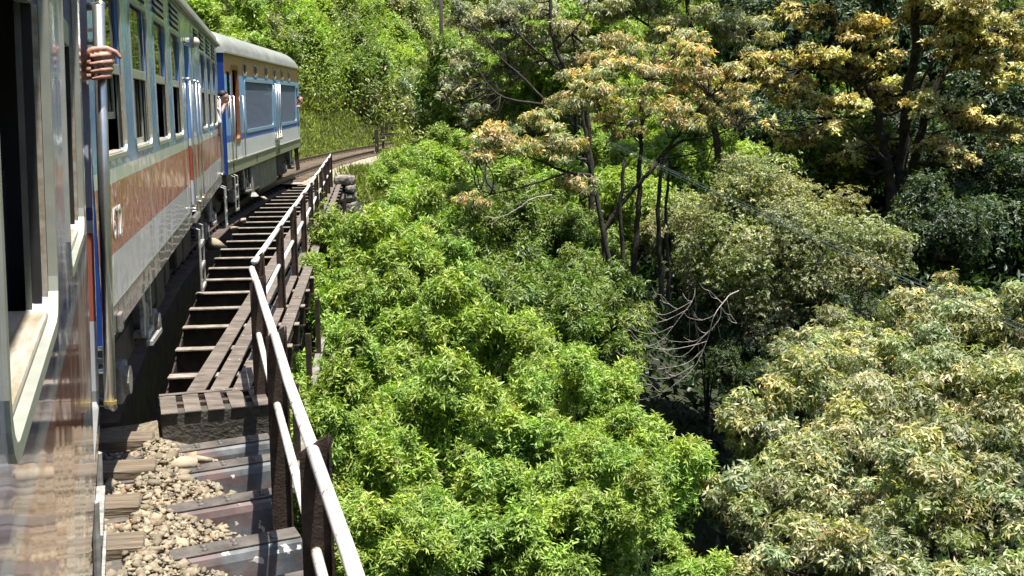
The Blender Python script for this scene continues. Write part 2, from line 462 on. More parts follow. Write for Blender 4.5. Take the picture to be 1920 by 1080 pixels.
# ------------------------------------------------------------------ railway track
def build_track():
    T = thing('railway_track', 'railway track of two rails on wooden sleepers curving right under the train', 'railway track')
    for side in (-0.838, 0.838):
        mb = MB()
        prof = [(-0.06, -0.14), (0.06, -0.14), (0.06, -0.125), (0.012, -0.105), (0.012, -0.045), (0.033, -0.035), (0.033, -0.002), (-0.033, -0.002), (-0.033, -0.035), (-0.012, -0.045), (-0.012, -0.105), (-0.06, -0.125)]
        phis = np.linspace(phi_at_y(-18), phi_at_y(110), 120)
        vs_ = []; n = len(prof)
        for ph in phis:
            for (a, zz) in prof:
                vs_.append(track_pt(ph, side + a, zz))
        fs_ = []
        for i in range(len(phis) - 1):
            for k in range(n):
                fs_.append((i * n + k, i * n + (k + 1) % n, (i + 1) * n + (k + 1) % n, (i + 1) * n + k))
        mb.add(vs_, fs_)
        o = mb.build('rail', M['rail'], T)
    mb = MB()
    L, W, Hh = 2.74, 0.25, 0.16
    # slightly irregular timber
    mb.box(-L / 2, L / 2, -W / 2, W / 2, -Hh, 0)
    me = mb.mesh('sleeper', M['sleeper'])
    bm = bmesh.new(); bm.from_mesh(me)
    bmesh.ops.subdivide_edges(bm, edges=[e for e in bm.edges if abs(e.verts[0].co.x - e.verts[1].co.x) > 1], cuts=7)
    bmesh.ops.bevel(bm, geom=[e for e in bm.edges if len(e.link_faces) == 2 and e.calc_face_angle() > 0.6], offset=0.012, segments=1, affect='EDGES')
    rr = random.Random(3)
    for v in bm.verts:
        v.co += Vector((rr.uniform(-1, 1) * 0.006, rr.uniform(-1, 1) * 0.006, rr.uniform(-1, 1) * 0.005))
    bm.to_mesh(me); bm.free()
    Y = -6.0
    rr = random.Random(8)
    ys = []
    while Y < 8.5:
        ys.append(Y); Y += 0.715
    Y = 37.6
    while Y < 78:
        ys.append(Y); Y += 0.70
    # line the near sleepers up with the photographed spacing
    ys = [y - (0.13 if y < 9 else 0) for y in ys if not 7.9 < y < 9]
    for Y in ys:
        ph = phi_at_y(Y + (0.55 if Y < 9 else 0))
        p = track_pt(ph, rr.uniform(-0.04, 0.04) + (0.11 if Y < 9 else 0), -0.065 if Y < 9 else -0.15)
        o = inst('sleeper', me, T, p, (0, math.radians(3.0) if Y < 9 else 0, -ph + rr.uniform(-0.015, 0.015)))
    return T
build_track()

# ballast bed beyond the bridge
def build_ballast_bed():
    mb = MB()
    phis = np.linspace(phi_at_y(36.5), phi_at_y(105), 60)
    prof = [(-2.3, -0.36), (-1.5, -0.20), (1.5, -0.20), (2.4, -0.40)]
    vs_ = []
    for ph in phis:
        for a, z in prof: vs_.append(track_pt(ph, a, z))
    fs_ = []
    for i in range(len(phis) - 1):
        for k in range(3):
            fs_.append((i * 4 + k, i * 4 + k + 1, (i + 1) * 4 + k + 1, (i + 1) * 4 + k))
    mb.add(vs_, fs_)
    o = mb.build('ballast_bed', mat('ballast_bed_stone', (0.16, 0.13, 0.09), (0.44, 0.38, 0.29), rough=0.9, scale=9, bump=1.0, bscale=14))
    tag(o, 'pale ballast bed under the rails beyond the bridge', 'ballast', kind='structure')
build_ballast_bed()

# ------------------------------------------------------------------ bridge
HD = lambda deg: (math.sin(math.radians(deg)), math.cos(math.radians(deg)))
RAILZ = 1.0
R1a, R1b = atz(665, 1080, RAILZ), atz(471, 500, RAILZ)         # near railing line
R2b = atz(620, 290, RAILZ)                                      # far end of the far railing
B = thing('railway_bridge', 'steel railway bridge with plank walkway beside the train', 'bridge')

def lerp(a, b, t): return a + (b - a) * t
d1 = (R1b - R1a).normalized(); n1 = Vector((d1.y, -d1.x, 0))   # n1 points right (outwards)
d2 = (R2b - R1b).normalized(); n2 = Vector((d2.y, -d2.x, 0))

def build_troughs():
    rights = [atz(513, 851, -0.2), atz(530, 913, -0.2), atz(553, 990, -0.2), atz(577, 1070, -0.2)]
    step = rights[3] - rights[2]
    for k in range(1, 6): rights.append(rights[3] + step * k)
    up_c = rights[0] - step * 0.80
    rights = [up_c] + rights
    ang = math.radians(25)
    prof = [(0.10, -0.46), (0.03, -0.03), (0.0, 0.0), (-0.165, 0.0), (-0.195, -0.018), (-0.212, -0.06), (-0.235, -0.40), (-0.28, -0.46), (-0.80, -0.46)]
    riv = MB()
    pts = []
    for i in range(5):
        a = math.pi / 2 * i / 4
        pts.append((0.023 * math.cos(a), 0.017 * math.sin(a)))
    vs_ = []; n = 8
    for (r_, z_) in pts:
        for k in range(n):
            vs_.append((r_ * math.cos(2 * math.pi * k / n), r_ * math.sin(2 * math.pi * k / n), z_))
    fs_ = [(i * n + k, i * n + (k + 1) % n, (i + 1) * n + (k + 1) % n, (i + 1) * n + k) for i in range(4) for k in range(n)]
    riv.add(vs_, fs_)
    rme = riv.mesh('rivet', M['strap'], True)
    for i, P in enumerate(rights):
        # local x runs to the left along the trough, y away from the camera
        mb = MB(); mb.sheet(prof, 'x', -1.7, 0.0)
        # end cap on the right
        mb.add([(0, a, b) for a, b in prof[:-1]] + [(0, -0.28, -0.7), (0, 0.10, -0.7)], [tuple(range(len(prof) - 1)) + (len(prof) - 1, len(prof))])
        o = mb.build('trough_beam', M['trough'], B, smooth=False)
        o.location = P
        o.rotation_euler = (0, math.radians(-1.2), ang)
        st = MB().box(-1.7, -0.004, -0.170, -0.008, 0.002, 0.014)
        s_ = st.build('cover_strap', M['strap'], o, bevel=0.003)
        for j in range(5):
            for yy in (-0.06, -0.12):
                inst('rivet', rme, o, (-0.17 - 0.21 * j * (1 + 0.12 * (j % 2)), yy, 0.014))
build_troughs()

def build_walkway():
    zt_ = 0.0
    A = atz(302, 776, zt_); Bp = atz(507, 757, zt_)        # front edge of the landing
    C_ = atz(347, 738, zt_)                                  # where the long planks start on the left
    fdir = (Bp - A).normalized(); back = Vector((-fdir.y, fdir.x, 0))
    # beam under the front edge
    mb = MB()
    a0 = A + back * 0.02; b0 = Bp + back * 0.02
    th = back * 0.16
    vs_ = []
    nseg = 40
    mb.prism([(p.x, p.y) for p in (a0, b0, b0 + th, a0 + th)], 'z', -0.33, -0.012)
    mb.build('end_beam', M['stepface'], B, bevel=0.006)
    # cross supports below the landing
    for t in (0.30, 0.55):
        MB().prism([(p.x, p.y) for p in (A + back * t, Bp + back * t, Bp + back * (t + 0.08), A + back * (t + 0.08))], 'z', -0.2, -0.013).build('landing_support', M['rust'], B)
    # landing plates
    W = (Bp - A).length
    nP = 5
    pw = (W - 0.055 * (nP - 1)) / nP
    dep = 0.62
    ldir = (back * 0.85 + Vector((d1.x, d1.y, 0)) * 0.15).normalized()
    for i in range(nP):
        s0 = i * (pw + 0.055)
        p0 = A + fdir * s0; p1 = A + fdir * (s0 + pw)
        mb = MB().prism([(p.x, p.y) for p in (p0, p1, p1 + ldir * dep, p0 + ldir * dep)], 'z', -0.012, 0.0)
        o = mb.build('landing_plate', M['plank'], B, bevel=0.002)
    # front and rear angle straps joining the plates
    for t in (0.56,):
        MB().prism([(p.x, p.y) for p in (A + ldir * t, Bp + ldir * t, Bp + ldir * (t + 0.06), A + ldir * (t + 0.06))], 'z', 0.002, 0.008).build('plate_strap', M['plank'], B)
    # long planks of the far walkway
    start = C_ + d2 * 0.02
    rivm = MB().ball((0, 0, 0), 0.014, 8, 4).mesh('bolt', M['white_metal'], True)
    dirp = Vector((*HD(-7.6), 0)); rt = Vector((dirp.y, -dirp.x, 0))
    total = 27.0
    widths = [0.155, 0.155, 0.155, 0.14]
    off = 0.0
    rr = random.Random(4)
    segs = []
    s = 0.0
    while s < total:
        segs.append((s, min(s + 2.34, total))); s += 2.34
    for i, w in enumerate(widths):
        for (s0, s1) in segs:
            p0 = start + dirp * (s0 + 0.006) + rt * off; p1 = start + dirp * (s1 - 0.006) + rt * off
            j = rr.uniform(-0.004, 0.004)
            mb = MB().prism([(p.x, p.y) for p in (p0, p0 + rt * w, p1 + rt * w, p1)], 'z', -0.012 + j, 0.002 + j)
            o = mb.build('walkway_plank', M['plank'], B)
            if s0 < 12:
                for q in (0.05, 1.17 + 0.05):
                    for e in (0.03, w - 0.03):
                        b = p0 + dirp * q + rt * e
                        if i in (1, 2, 3): inst('bolt', rivm, o, (b.x, b.y, 0.002 + j))
        off += w + 0.045
    # kerb angle along the left plank edge underneath and an outer stringer
    for (o_, zz, mname) in ((0.02, -0.06, 'rust'), (0.70, -0.10, 'rust')):
        MB().bar(start + rt * o_ + Vector((0, 0, zz)), start + dirp * total + rt * o_ + Vector((0, 0, zz)), 0.05, 0.09).build('stringer', M[mname], B)
    # cross timbers/brackets carrying track and walkway
    for k in range(24):
        Y = 9.75 + 1.168 * k
        if Y > 36.4: break
        ph = phi_at_y(Y)
        c = track_pt(ph, 0, -0.02); c.z = -0.02
        rdir = Vector((math.cos(math.radians(9)), math.sin(math.radians(9)), 0))
        wk = start + dirp * max(0, (Y - start.y) / dirp.y)
        reach = (wk + rt * 0.80 - c).dot(rdir)
        me_r = c + rdir * reach
        p0 = c + rdir * 1.50; p1 = me_r
        cb = MB().bar(p0 + Vector((0, 0, -0.16)), p1 + Vector((0, 0, -0.16)), 0.02, 0.24).build('cross_beam', M['post'], B)  # web in near-black iron, its shade put into the colour
        MB().bar(p0 + Vector((0, 0, -0.033)), p1 + Vector((0, 0, -0.033)), 0.15, 0.014).build('flange', M['flange'], cb)
        MB().bar(p0 + Vector((0, 0, -0.287)), p1 + Vector((0, 0, -0.287)), 0.13, 0.014).build('flange', M['post'], cb)
    # tarred bridge sleepers, near black to paint in the train's shadow
    sm = MB().box(-1.37, 0.9, -0.12, 0.12, -0.16, 0).mesh('bridge_sleeper', M['tarred'])
    Y = 8.75
    while Y < 37.0:
        ph = phi_at_y(Y); c = track_pt(ph, 0, 0)
        inst('bridge_sleeper', sm, B, (c.x, c.y, -0.16), (0, 0, -ph))
        Y += 0.62
    pts = [track_pt(phi_at_y(y), 1.47, 0) for y in np.linspace(8.8, 36.5, 8)]
    mb = MB()
    for a, b in zip(pts[:-1], pts[1:]):
        mb.bar((a.x, a.y, -0.45), (b.x, b.y, -0.45), 0.02, 0.55)
    mb.build('shade_girder', M['post'], B)  # dark plate added to fill the black shade beneath the train
    # main girders under the rails
    for side in (-0.95, 0.95):
        pts = [track_pt(phi_at_y(y), side, 0) for y in np.linspace(8.8, 36.5, 8)]
        mb = MB()
        for a, b in zip(pts[:-1], pts[1:]):
            a = Vector((a.x, a.y, -0.85)); b = Vector((b.x, b.y, -0.85))
            mb.bar(a, b, 0.03, 1.2)
            mb.bar(a + Vector((0, 0, 0.6)), b + Vector((0, 0, 0.6)), 0.3, 0.03)
            mb.bar(a - Vector((0, 0, 0.6)), b - Vector((0, 0, 0.6)), 0.3, 0.03)
        mb.build('main_girder', M['rust'], B)
    # outer bottom chord with lit edge and hangers
    oc = 0.90
    MB().bar(start + rt * oc + Vector((0, 0, -0.95)), start + dirp * total + rt * oc + Vector((0, 0, -0.95)), 0.10, 0.05).build('bottom_chord', M['bogie'], B)
    for k in range(12):
        s_ = 0.8 + 2.34 * k
        if s_ > total: break
        p = start + dirp * s_ + rt * oc
        MB().bar(p + Vector((0, 0, -0.95)), p + Vector((0, 0, -0.15)), 0.06, 0.06).build('hanger', M['post'], B)
        MB().bar(p + Vector((0, 0, -0.95)), p - rt * 1.6 + Vector((0, 0, -0.95)), 0.05, 0.05).build('lower_brace', M['post'], B)
    # near abutment wall below the landing and masonry far abutment
    return start, dirp, rt
WK_START, WK_DIR, WK_RT = build_walkway()

def build_abutments():
    for (Y0, Y1, lab) in ((36.2, 38.2, 'far'),):
        c = track_pt(phi_at_y(Y0), 0, 0); 
        mb = MB().box(-2.6, 2.4, 0, 2.0, -5.5, -0.45)
        o = mb.build('abutment', M['stone'], B, bevel=0.03)
        o.location = (c.x, c.y, 0); o.rotation_euler = (0, 0, -phi_at_y(Y0))
    # near pier under the trough span
    c = track_pt(phi_at_y(8.6), 0, 0)
    mb = MB().box(-2.4, 2.0, -0.4, 0.4, -7.5, -0.56)
    o = mb.build('pier', M['stone'], B, bevel=0.03); o.location = (c.x, c.y, 0); o.rotation_euler = (0, 0, math.radians(18))
build_abutments()

# railings
def pointed_post(parent, base, top, nrm, w=0.075, t=0.010, mat_='post'):
    """L-angle post with a pointed top; wide leaf faces along the rail, nrm = outward"""
    u = (top - base).normalized(); n = Vector(nrm); a = n.cross(u).normalized()
    mb = MB()
    h = (top - base).length
    def P(x, y, z): return base + a * x + n * y + u * z
    # leaf 1 across (perpendicular to the rail)
    for (x0, x1, y0, y1) in ((-t / 2, t / 2, -w * 0.75, w * 0.25), (-w * 0.4, w * 0.4, w * 0.25, w * 0.25 + t)):
        vs_ = [P(x0, y0, 0), P(x1, y0, 0), P(x1, y1, 0), P(x0, y1, 0), P(x0, y0, h - 0.07), P(x1, y0, h - 0.07), P(x1, y1, h), P(x0, y1, h)]
        mb.add(vs_, [(0, 3, 2, 1), (4, 5, 6, 7), (0, 1, 5, 4), (1, 2, 6, 5), (2, 3, 7, 6), (3, 0, 4, 7)])
    return mb.build('post', M[mat_], parent)
def railing(label, A, Bv, post_s, n, dirv, foot, group=None, wpost=0.075):
    T = thing('bridge_railing', label, 'railing', group=group)
    L = (Bv - A).length
    for s in post_s:
        p = A + dirv * s
        pointed_post(T, Vector((p.x, p.y, foot)) + n * 0.035, Vector((p.x, p.y, RAILZ + 0.065)) + n * 0.035, n, wpost, 0.012)
    ss = [0.0] + [s for s in post_s if 0 < s < L] + [L]
    ss = sorted(set(ss))
    rr = random.Random(int(L * 10))
    for z, r in ((RAILZ, 0.030), (RAILZ - 0.47, 0.026)):
        for a, b in zip(ss[:-1], ss[1:]):
            if b - a < 0.2: continue
            j0 = Vector((0, 0, rr.uniform(-0.012, 0.012))); j1 = Vector((0, 0, rr.uniform(-0.012, 0.012)))
            p = A + dirv * (a + 0.01); q = A + dirv * (b - 0.01)
            mid = (p + q) / 2 + Vector((rr.uniform(-.006, .006), 0, rr.uniform(-0.014, 0.0)))
            mb = MB().tube([Vector((p.x, p.y, z)) + j0, Vector((mid.x, mid.y, z + (mid.z - p.z) * 0.4)), Vector((q.x, q.y, z)) + j1], r, 12)
            mb.build('pipe_rail', M['pipe'], T, smooth=True)
    return T
A0 = R1a - d1 * 2.4
L1 = (R1b - A0).length
s_of = lambda Y: (Y - A0.y) / d1.y
railing('white pipe railing with dark pointed posts in the foreground, beside the ballast', A0, R1b - d1 * 0.05, [s_of(2.35), s_of(4.55), s_of(6.95), s_of(9.15)], n1, d1, -0.55, wpost=0.125)
A2 = R1b + d2 * 0.25
L2 = (R2b - A2).length
railing('white pipe railing running along the plank walkway towards the far bank', A2, R2b, [0.35 + 2.62 * k for k in range(int((L2 - 0.3) / 2.62) + 1)], n2, d2, -0.75, wpost=0.085)

# ------------------------------------------------------------------ ballast stones on the near span
def rock_template(rng, n_sub=1):
    bm = bmesh.new(); bmesh.ops.create_icosphere(bm, subdivisions=n_sub, radius=1.0)
    V = np.array([v.co[:] for v in bm.verts]); Fc = np.array([[v.index for v in f.verts] for f in bm.faces]); bm.free()
    return V, Fc
CHIP_V = np.array([(-1, -1, -1), (1, -1, -1), (1, 1, -1), (-1, 1, -1), (-1, -1, 1), (1, -1, 1), (1, 1, 1), (-1, 1, 1)], float) * 0.72
CHIP_F = np.array([(0, 2, 1), (0, 3, 2), (4, 5, 6), (4, 6, 7), (0, 1, 5), (0, 5, 4), (1, 2, 6), (1, 6, 5), (2, 3, 7), (2, 7, 6), (3, 0, 4), (3, 4, 7)])
def scatter_rocks(name, pos, size, rng, col1, mat_, parent=None, flat=(0.30, 0.70)):
    V, Fc = CHIP_V, CHIP_F
    n = len(pos); nv = len(V); nf = len(Fc)
    # random box-like stones: push the sphere towards random facets
    out = np.empty((n, nv, 3)); 
    for i in range(n):
        P = V + rng.uniform(-0.55, 0.55, V.shape)
        P[4:, :2] *= rng.uniform(0.25, 0.95)
        P *= np.array([rng.uniform(0.8, 1.25), rng.uniform(0.7, 1.0), rng.uniform(*flat)])
        th = rng.uniform(0, 2 * np.pi); c, s = np.cos(th), np.sin(th)
        P = P @ np.array([[c, s, 0], [-s, c, 0], [0, 0, 1]])
        ti = rng.uniform(-0.9, 0.9); c, s = np.cos(ti), np.sin(ti)
        P = P @ np.array([[1, 0, 0], [0, c, s], [0, -s, c]])
        out[i] = P * size[i] + pos[i]
    verts = out.reshape(-1, 3)
    faces = (Fc[None] + (np.arange(n) * nv)[:, None, None]).reshape(-1, 3)
    col = np.repeat(col1, nv, axis=0)
    o = fast_mesh(name, verts, faces, col, mat_)
    if parent: o.parent = parent
    return o
def fast_mesh(name, verts, faces, col, mat_, parent=None, smooth=False):
    me = bpy.data.meshes.new(name)
    nf = len(faces)
    me.vertices.add(len(verts)); me.loops.add(nf * 3); me.polygons.add(nf)
    me.vertices.foreach_set('co', np.ascontiguousarray(verts, dtype=np.float32).ravel())
    me.loops.foreach_set('vertex_index', np.ascontiguousarray(faces, dtype=np.int32).ravel())
    me.polygons.foreach_set('loop_start', np.arange(0, nf * 3, 3, dtype=np.int32))
    me.polygons.foreach_set('loop_total', np.full(nf, 3, dtype=np.int32))
    me.update(calc_edges=True)
    if col is not None:
        a = me.color_attributes.new('col', 'FLOAT_COLOR', 'POINT')
        c4 = np.ones((len(verts), 4), np.float32); c4[:, :3] = col
        a.data.foreach_set('color', c4.ravel())
    me.materials.append(mat_)
    o = bpy.data.objects.new(name, me)
    link(o, parent)
    return o
def stone_mat():
    m, nt, b = new_mat('ballast_stone')
    at_ = nt.nodes.new('ShaderNodeAttribute'); at_.attribute_name = 'col'
    nz = nt.nodes.new('ShaderNodeTexNoise'); nz.inputs['Scale'].default_value = 30; nz.inputs['Detail'].default_value = 5
    tc = nt.nodes.new('ShaderNodeTexCoord'); nt.links.new(tc.outputs['Object'], nz.inputs['Vector'])
    mx = nt.nodes.new('ShaderNodeMix'); mx.data_type = 'RGBA'; mx.blend_type = 'MULTIPLY'; mx.inputs[0].default_value = 0.7
    nt.links.new(at_.outputs['Color'], mx.inputs[6]); nt.links.new(nz.outputs['Color'], mx.inputs[7])
    sc = nt.nodes.new('ShaderNodeVectorMath'); sc.operation = 'SCALE'; sc.inputs['Scale'].default_value = 1.6
    nt.links.new(mx.outputs[2], sc.inputs[0])
    nt.links.new(at_.outputs['Color'], b.inputs['Base Color'])
    b.inputs['Roughness'].default_value = 0.9
    bp = nt.nodes.new('ShaderNodeBump'); bp.inputs['Strength'].default_value = 0.5; bp.inputs['Distance'].default_value = 0.01
    nt.links.new(nz.outputs['Fac'], bp.inputs['Height']); nt.links.new(bp.outputs[0], b.inputs['Normal'])
    return m
M['ballast'] = stone_mat()
def build_ballast():
    rng = np.random.default_rng(21)
    # bed surface under the stones
    pos = []; size = []
    N = 23000
    for i in range(N):
        Y = rng.uniform(3.2, 9.0)
        ph = phi_at_y(Y)
        q = rng.uniform(0.9, 2.15)
        # thinning towards the outside, with tongues between the troughs
        edge = 1.84 + 0.14 * math.sin(Y * 8.2 + 1.0) + rng.normal() * 0.11
        if q > edge: continue
        p = track_pt(ph, q, 0)
        if p.y > 8.52 - 0.32 * (q - 1.1): continue
        h = -0.178 - 0.17 * max(0, (q - 1.55)) / 0.5 + rng.uniform(-0.05, 0.02)
        if q < 1.40: h -= 0.06
        pos.append((p.x, p.y, h)); size.append(0.013 + 0.027 * rng.random() ** 1.9 + (0.03 if rng.random() < 0.03 else 0))
    pos = np.array(pos); size = np.array(size)
    n = len(pos)
    base = np.array([[0.34, 0.28, 0.195]]) * rng.uniform(0.5, 1.15, (n, 1))
    warm = rng.random(n)
    base[warm > 0.94] *= np.array([1.0, 0.84, 0.74])
    base[warm < 0.1] *= np.array([0.9, 0.93, 0.97])
    o = scatter_rocks('ballast_stones', pos, size, rng, base, M['ballast'])
    tag(o, 'loose tan ballast stones between the sleepers and steel troughs', 'ballast', kind='stuff')
    # packed bed the stones lie in
    mb = MB()
    ys = np.linspace(3.0, 8.75, 16)
    vs_ = []
    for Y in ys:
        for q, z in ((0.3, -0.30), (1.3, -0.25), (1.5, -0.215), (1.9, -0.36)):
            p = track_pt(phi_at_y(Y), q, 0); vs_.append((p.x, p.y, z))
    fs_ = [(i * 4 + k, i * 4 + k + 1, i * 4 + k + 5, i * 4 + k + 4) for i in range(15) for k in range(3)]
    mb.add(vs_, fs_)
    o = mb.build('ballast_bed', mat('packed_ballast', (0.10, 0.08, 0.055), (0.30, 0.25, 0.17), rough=0.95, scale=25, bump=1.0, bscale=40))
    tag(o, 'packed ballast and dirt under the loose stones by the sleepers', 'ballast', kind='structure')
    # a few big flat slabs lying on the troughs, lumps on the timbers
    bigs = [((345, 865), 0.10, -0.17), ((378, 862), 0.07, -0.19), ((455, 955), 0.09, -0.28), ((402, 455), 0.22, 0.05), ((438, 428), 0.12, 0.05), ((455, 414), 0.10, 0.06), ((495, 372), 0.10, 0.05)]
    rng = np.random.default_rng(3)
    for k, ((px, py), s_, z) in enumerate(bigs):
        p = atz(px, py, z)
        lab = ['flat tan slab of stone lying across the nearest troughs', 'small stone leaning on the first steel trough', 'stone resting on the second trough near its outer end', 'big pale boulder on the bridge timbers beside the train wheels', 'pointed stone on the timbers behind the big boulder', 'second pointed stone further along the bridge timbers', 'small stone far along the bridge timbers by the power car'][k]
        o = scatter_rocks('stone', np.array([p]), np.array([s_]), rng, np.array([[0.40, 0.33, 0.24]]), M['ballast'], flat=(0.35, 0.6))
        tag(o, lab, 'stone')
build_ballast()
#PART2
# ------------------------------------------------------------------ train
def car_frame(name, label, cat, az, d, t0, pitch=0.0, roll=0.0):
    """Empty on the car's right side plane at rail level; local x forward, y to the left, z up"""
    a = math.radians(az)
    u = Vector((math.sin(a), math.cos(a), 0)); left = Vector((-math.cos(a), math.sin(a), 0))
    p = u * t0 + left * (d + HCAM * math.sin(roll))
    p.z = HCAM - HCAM * math.cos(roll)
    T = thing(name, label, cat, p)
    R = Matrix.Rotation(math.pi / 2 - a, 4, 'Z') @ Matrix.Rotation(-pitch, 4, 'Y') @ Matrix.Rotation(roll, 4, 'X')
    T.rotation_euler = R.to_euler()
    return T
WB = 2.8                                   # body width

def side_with_openings(T, x0, x1, z0, z1, holes, paint, name='side_panel', depth=0.055):
    v, f = panel_with_holes([(x0, z0), (x1, z0), (x1, z1), (x0, z1)], holes, 0.0)
    mb = MB().add(v, f)
    for h in holes:                          # returns of the skin into each opening
        n = len(h)
        mb.add([(p[0], 0, p[1]) for p in h] + [(p[0], depth, p[1]) for p in h], [(i, (i + 1) % n, (i + 1) % n + n, i + n) for i in range(n)])
    return mb.build(name, paint, T)

def body_rest(T, x0, x1, z0, paint, roof_mat, eave=3.78, end_mat=None, roof_rise=0.42):
    # far side, floor, ends
    MB().box(x0, x1, WB - 0.05, WB, z0, eave - 0.05).build('far_side_panel', paint, T)
    MB().box(x0 + 0.06, x1 - 0.06, WB - 0.09, WB - 0.055, 1.16, 3.52).build('inner_lining', M['interior'], T)  # dark lining added so the window openings look unlit
    MB().box(x0 + 0.01, x1 - 0.01, 0.06, WB - 0.06, 1.08, 1.16).build('floor', M['interior'], T)
    MB().box(x0 + 0.01, x1 - 0.01, 0.06, WB - 0.06, 3.52, 3.55).build('ceiling', M['interior'], T)
    for xe, s in ((x0, 1), (x1, -1)):
        mb = MB().box(min(xe, xe + s * 0.05), max(xe, xe + s * 0.05), 0.004, WB - 0.06, z0, eave - 0.06)
        mb.build('end_wall', end_mat or M['blue'], T)
        g = MB().box(min(xe - s * 0.24, xe - s * 0.003), max(xe - s * 0.24, xe - s * 0.003), 0.85, WB - 0.85, 1.1, 3.3)
        g.build('gangway_bellows', M['rubber'], T)
    # roof
    pts = []
    n = 14
    for i in range(n + 1):
        a = math.pi * i / n
        c_ = math.cos(a); s_ = math.sin(a)
        yy = WB / 2 - (WB / 2 + 0.03) * math.copysign(abs(c_) ** 0.75, c_)
        pts.append((yy, eave - 0.02 + roof_rise * s_ ** 0.8))
    mb = MB()
    xs = [x0 - 0.02, x0 + 0.25, x1 - 0.25, x1 + 0.02]
    prof = pts + [(WB + 0.03, eave - 0.10), (-0.03, eave - 0.10)]
    mb.prism(prof, 'x', x0 - 0.02, x1 + 0.02)
    ro = mb.build('roof', roof_mat, T, bevel=0.02)
    MB().bar((x0 - 0.02, -0.05, eave - 0.055), (x1 + 0.02, -0.05, eave - 0.055), 0.05, 0.035).build('gutter', M['frame'], ro)
    return ro

def window_unit(T, x0, x1, zb, zt, trans, sash=None, louvre=True, deep=0.10, lip=0.022):
    """rubber/alloy frame, upper pane, transom, lower opening with cream reveal, optional half-raised sash"""
    outer = rrect(x0 - lip, x1 + lip, zb - lip, zt + lip, 0.09 + lip, 4)
    inner = rrect(x0 + 0.010, x1 - 0.010, zb + 0.010, zt - 0.010, 0.08, 4)
    mb = MB(); ring(mb, outer, inner, -0.006, 0.012)
    w = mb.build('window', M['frame'], T)
    # layered reveal: pale lip, dark rubber channel, alloy guide with the recess shade in its colour
    for (a, b, c, d_) in ((x0, x0 + 0.012, x0 + 0.02, x0 + 0.03), (x1 - 0.012, x1, x1 - 0.02, x1 - 0.03)):
        p0, p1 = min(a, b), max(a, b)
        MB().box(p0, p1, 0.013, 0.024, zb + 0.02, trans).build('jamb', M['cream'], w)
        MB().box(min(p0, c), max(p1, c), 0.0245, 0.042, zb + 0.02, trans).build('rubber_channel', M['rubber'], w)
        MB().box(min(p0, d_), max(p1, d_), 0.0425, 0.054, zb + 0.02, zt - 0.02).build('guide', M['frame_dark'], w)
    MB().box(x0 + 0.02, x1 - 0.02, 0.013, deep, zb, zb + 0.022).build('sill', M['cream'], w, bevel=0.006)
    MB().box(x0 + 0.012, x1 - 0.012, 0.022, 0.052, trans, trans + 0.075).build('transom', M['frame'], w, bevel=0.004)
    MB().box(x0 + 0.012, x1 - 0.012, 0.034, 0.040, trans + 0.075, zt - 0.005).build('pane', M['glass'], w)
    if sash is not None:
        s0, s1 = sash
        mb = MB()
        mb.box(x0 + 0.022, x1 - 0.022, 0.066, 0.088, s1 - 0.045, s1); mb.box(x0 + 0.022, x1 - 0.022, 0.066, 0.088, s0, s0 + 0.05)
        mb.box(x0 + 0.022, x0 + 0.055, 0.066, 0.088, s0 + 0.05, s1 - 0.045); mb.box(x1 - 0.055, x1 - 0.022, 0.066, 0.088, s0 + 0.05, s1 - 0.045)
        s_ = mb.build('sash', M['frame'], w)
        MB().box(x0 + 0.055, x1 - 0.055, 0.075, 0.080, s0 + 0.05, s1 - 0.045).build('pane', M['glass'], w)
    if louvre:
        lv = MB().box(x0 + 0.10, x1 - 0.10, -0.006, 0.03, zt + 0.06, zt + 0.29).build('louvre', M['rubber'], T)
        for k in range(4):
            zz = zt + 0.075 + 0.066 * k
            MB().add([(x0 + 0.09, -0.028, zz), (x1 - 0.09, -0.028, zz), (x1 - 0.09, -0.004, zz + 0.05), (x0 + 0.09, -0.004, zz + 0.05),
                      (x0 + 0.09, -0.022, zz - 0.004), (x1 - 0.09, -0.022, zz - 0.004), (x1 - 0.09, 0.002, zz + 0.046), (x0 + 0.09, 0.002, zz + 0.046)],
                     [(0, 1, 2, 3), (7, 6, 5, 4), (0, 4, 5, 1), (1, 5, 6, 2), (2, 6, 7, 3), (3, 7, 4, 0)]).build('slat', M['frame'], lv)
    return w

def grab_rail(T, x, z0, z1, off=0.075, r=0.017, upper=M['alu'], root=-0.005):
    g = MB().tube([(x, -off, z0), (x, -off, z1)], r, 12).build('handrail', upper, T, smooth=True)
    for z in (z0, z1):
        b = MB()
        b.tube([(x + root, 0.0, z), (x + root * 0.7, -off * 0.8, z), (x, -off - r * 0.5, z)], [0.020, 0.019, 0.019], 10)
        b.build('bracket', M['alu'], g, smooth=True)
    MB().tube([(x, -off, z0 + 0.018), (x, -off, z0 + 0.035)], r * 1.1, 12).build('collar', M['brass'], g)
    return g

def ladder(T, x, zt=0.98, zb=0.28, w=0.30, y=-0.02):
    l = empty('step_ladder'); l.parent = T
    bpy.data.objects.remove(l)
    mb = MB()
    mb.tube([(x - w / 2, y + 0.1, zt), (x - w / 2, y - 0.05, zt - 0.06), (x - w / 2, y - 0.05, zb), (x + w / 2, y - 0.05, zb), (x + w / 2, y - 0.05, zt - 0.06), (x + w / 2, y + 0.1, zt)], 0.017, 8)
    o = mb.build('step_ladder', M['white_metal'], T)
    for k in range(3):
        z = zb + 0.02 + (zt - zb - 0.12) * k / 2.6
        MB().bar((x - w / 2 + 0.02, y - 0.05, z), (x + w / 2 - 0.02, y - 0.05, z), 0.05, 0.045).build('rung', M['white_metal'], o)
    return o

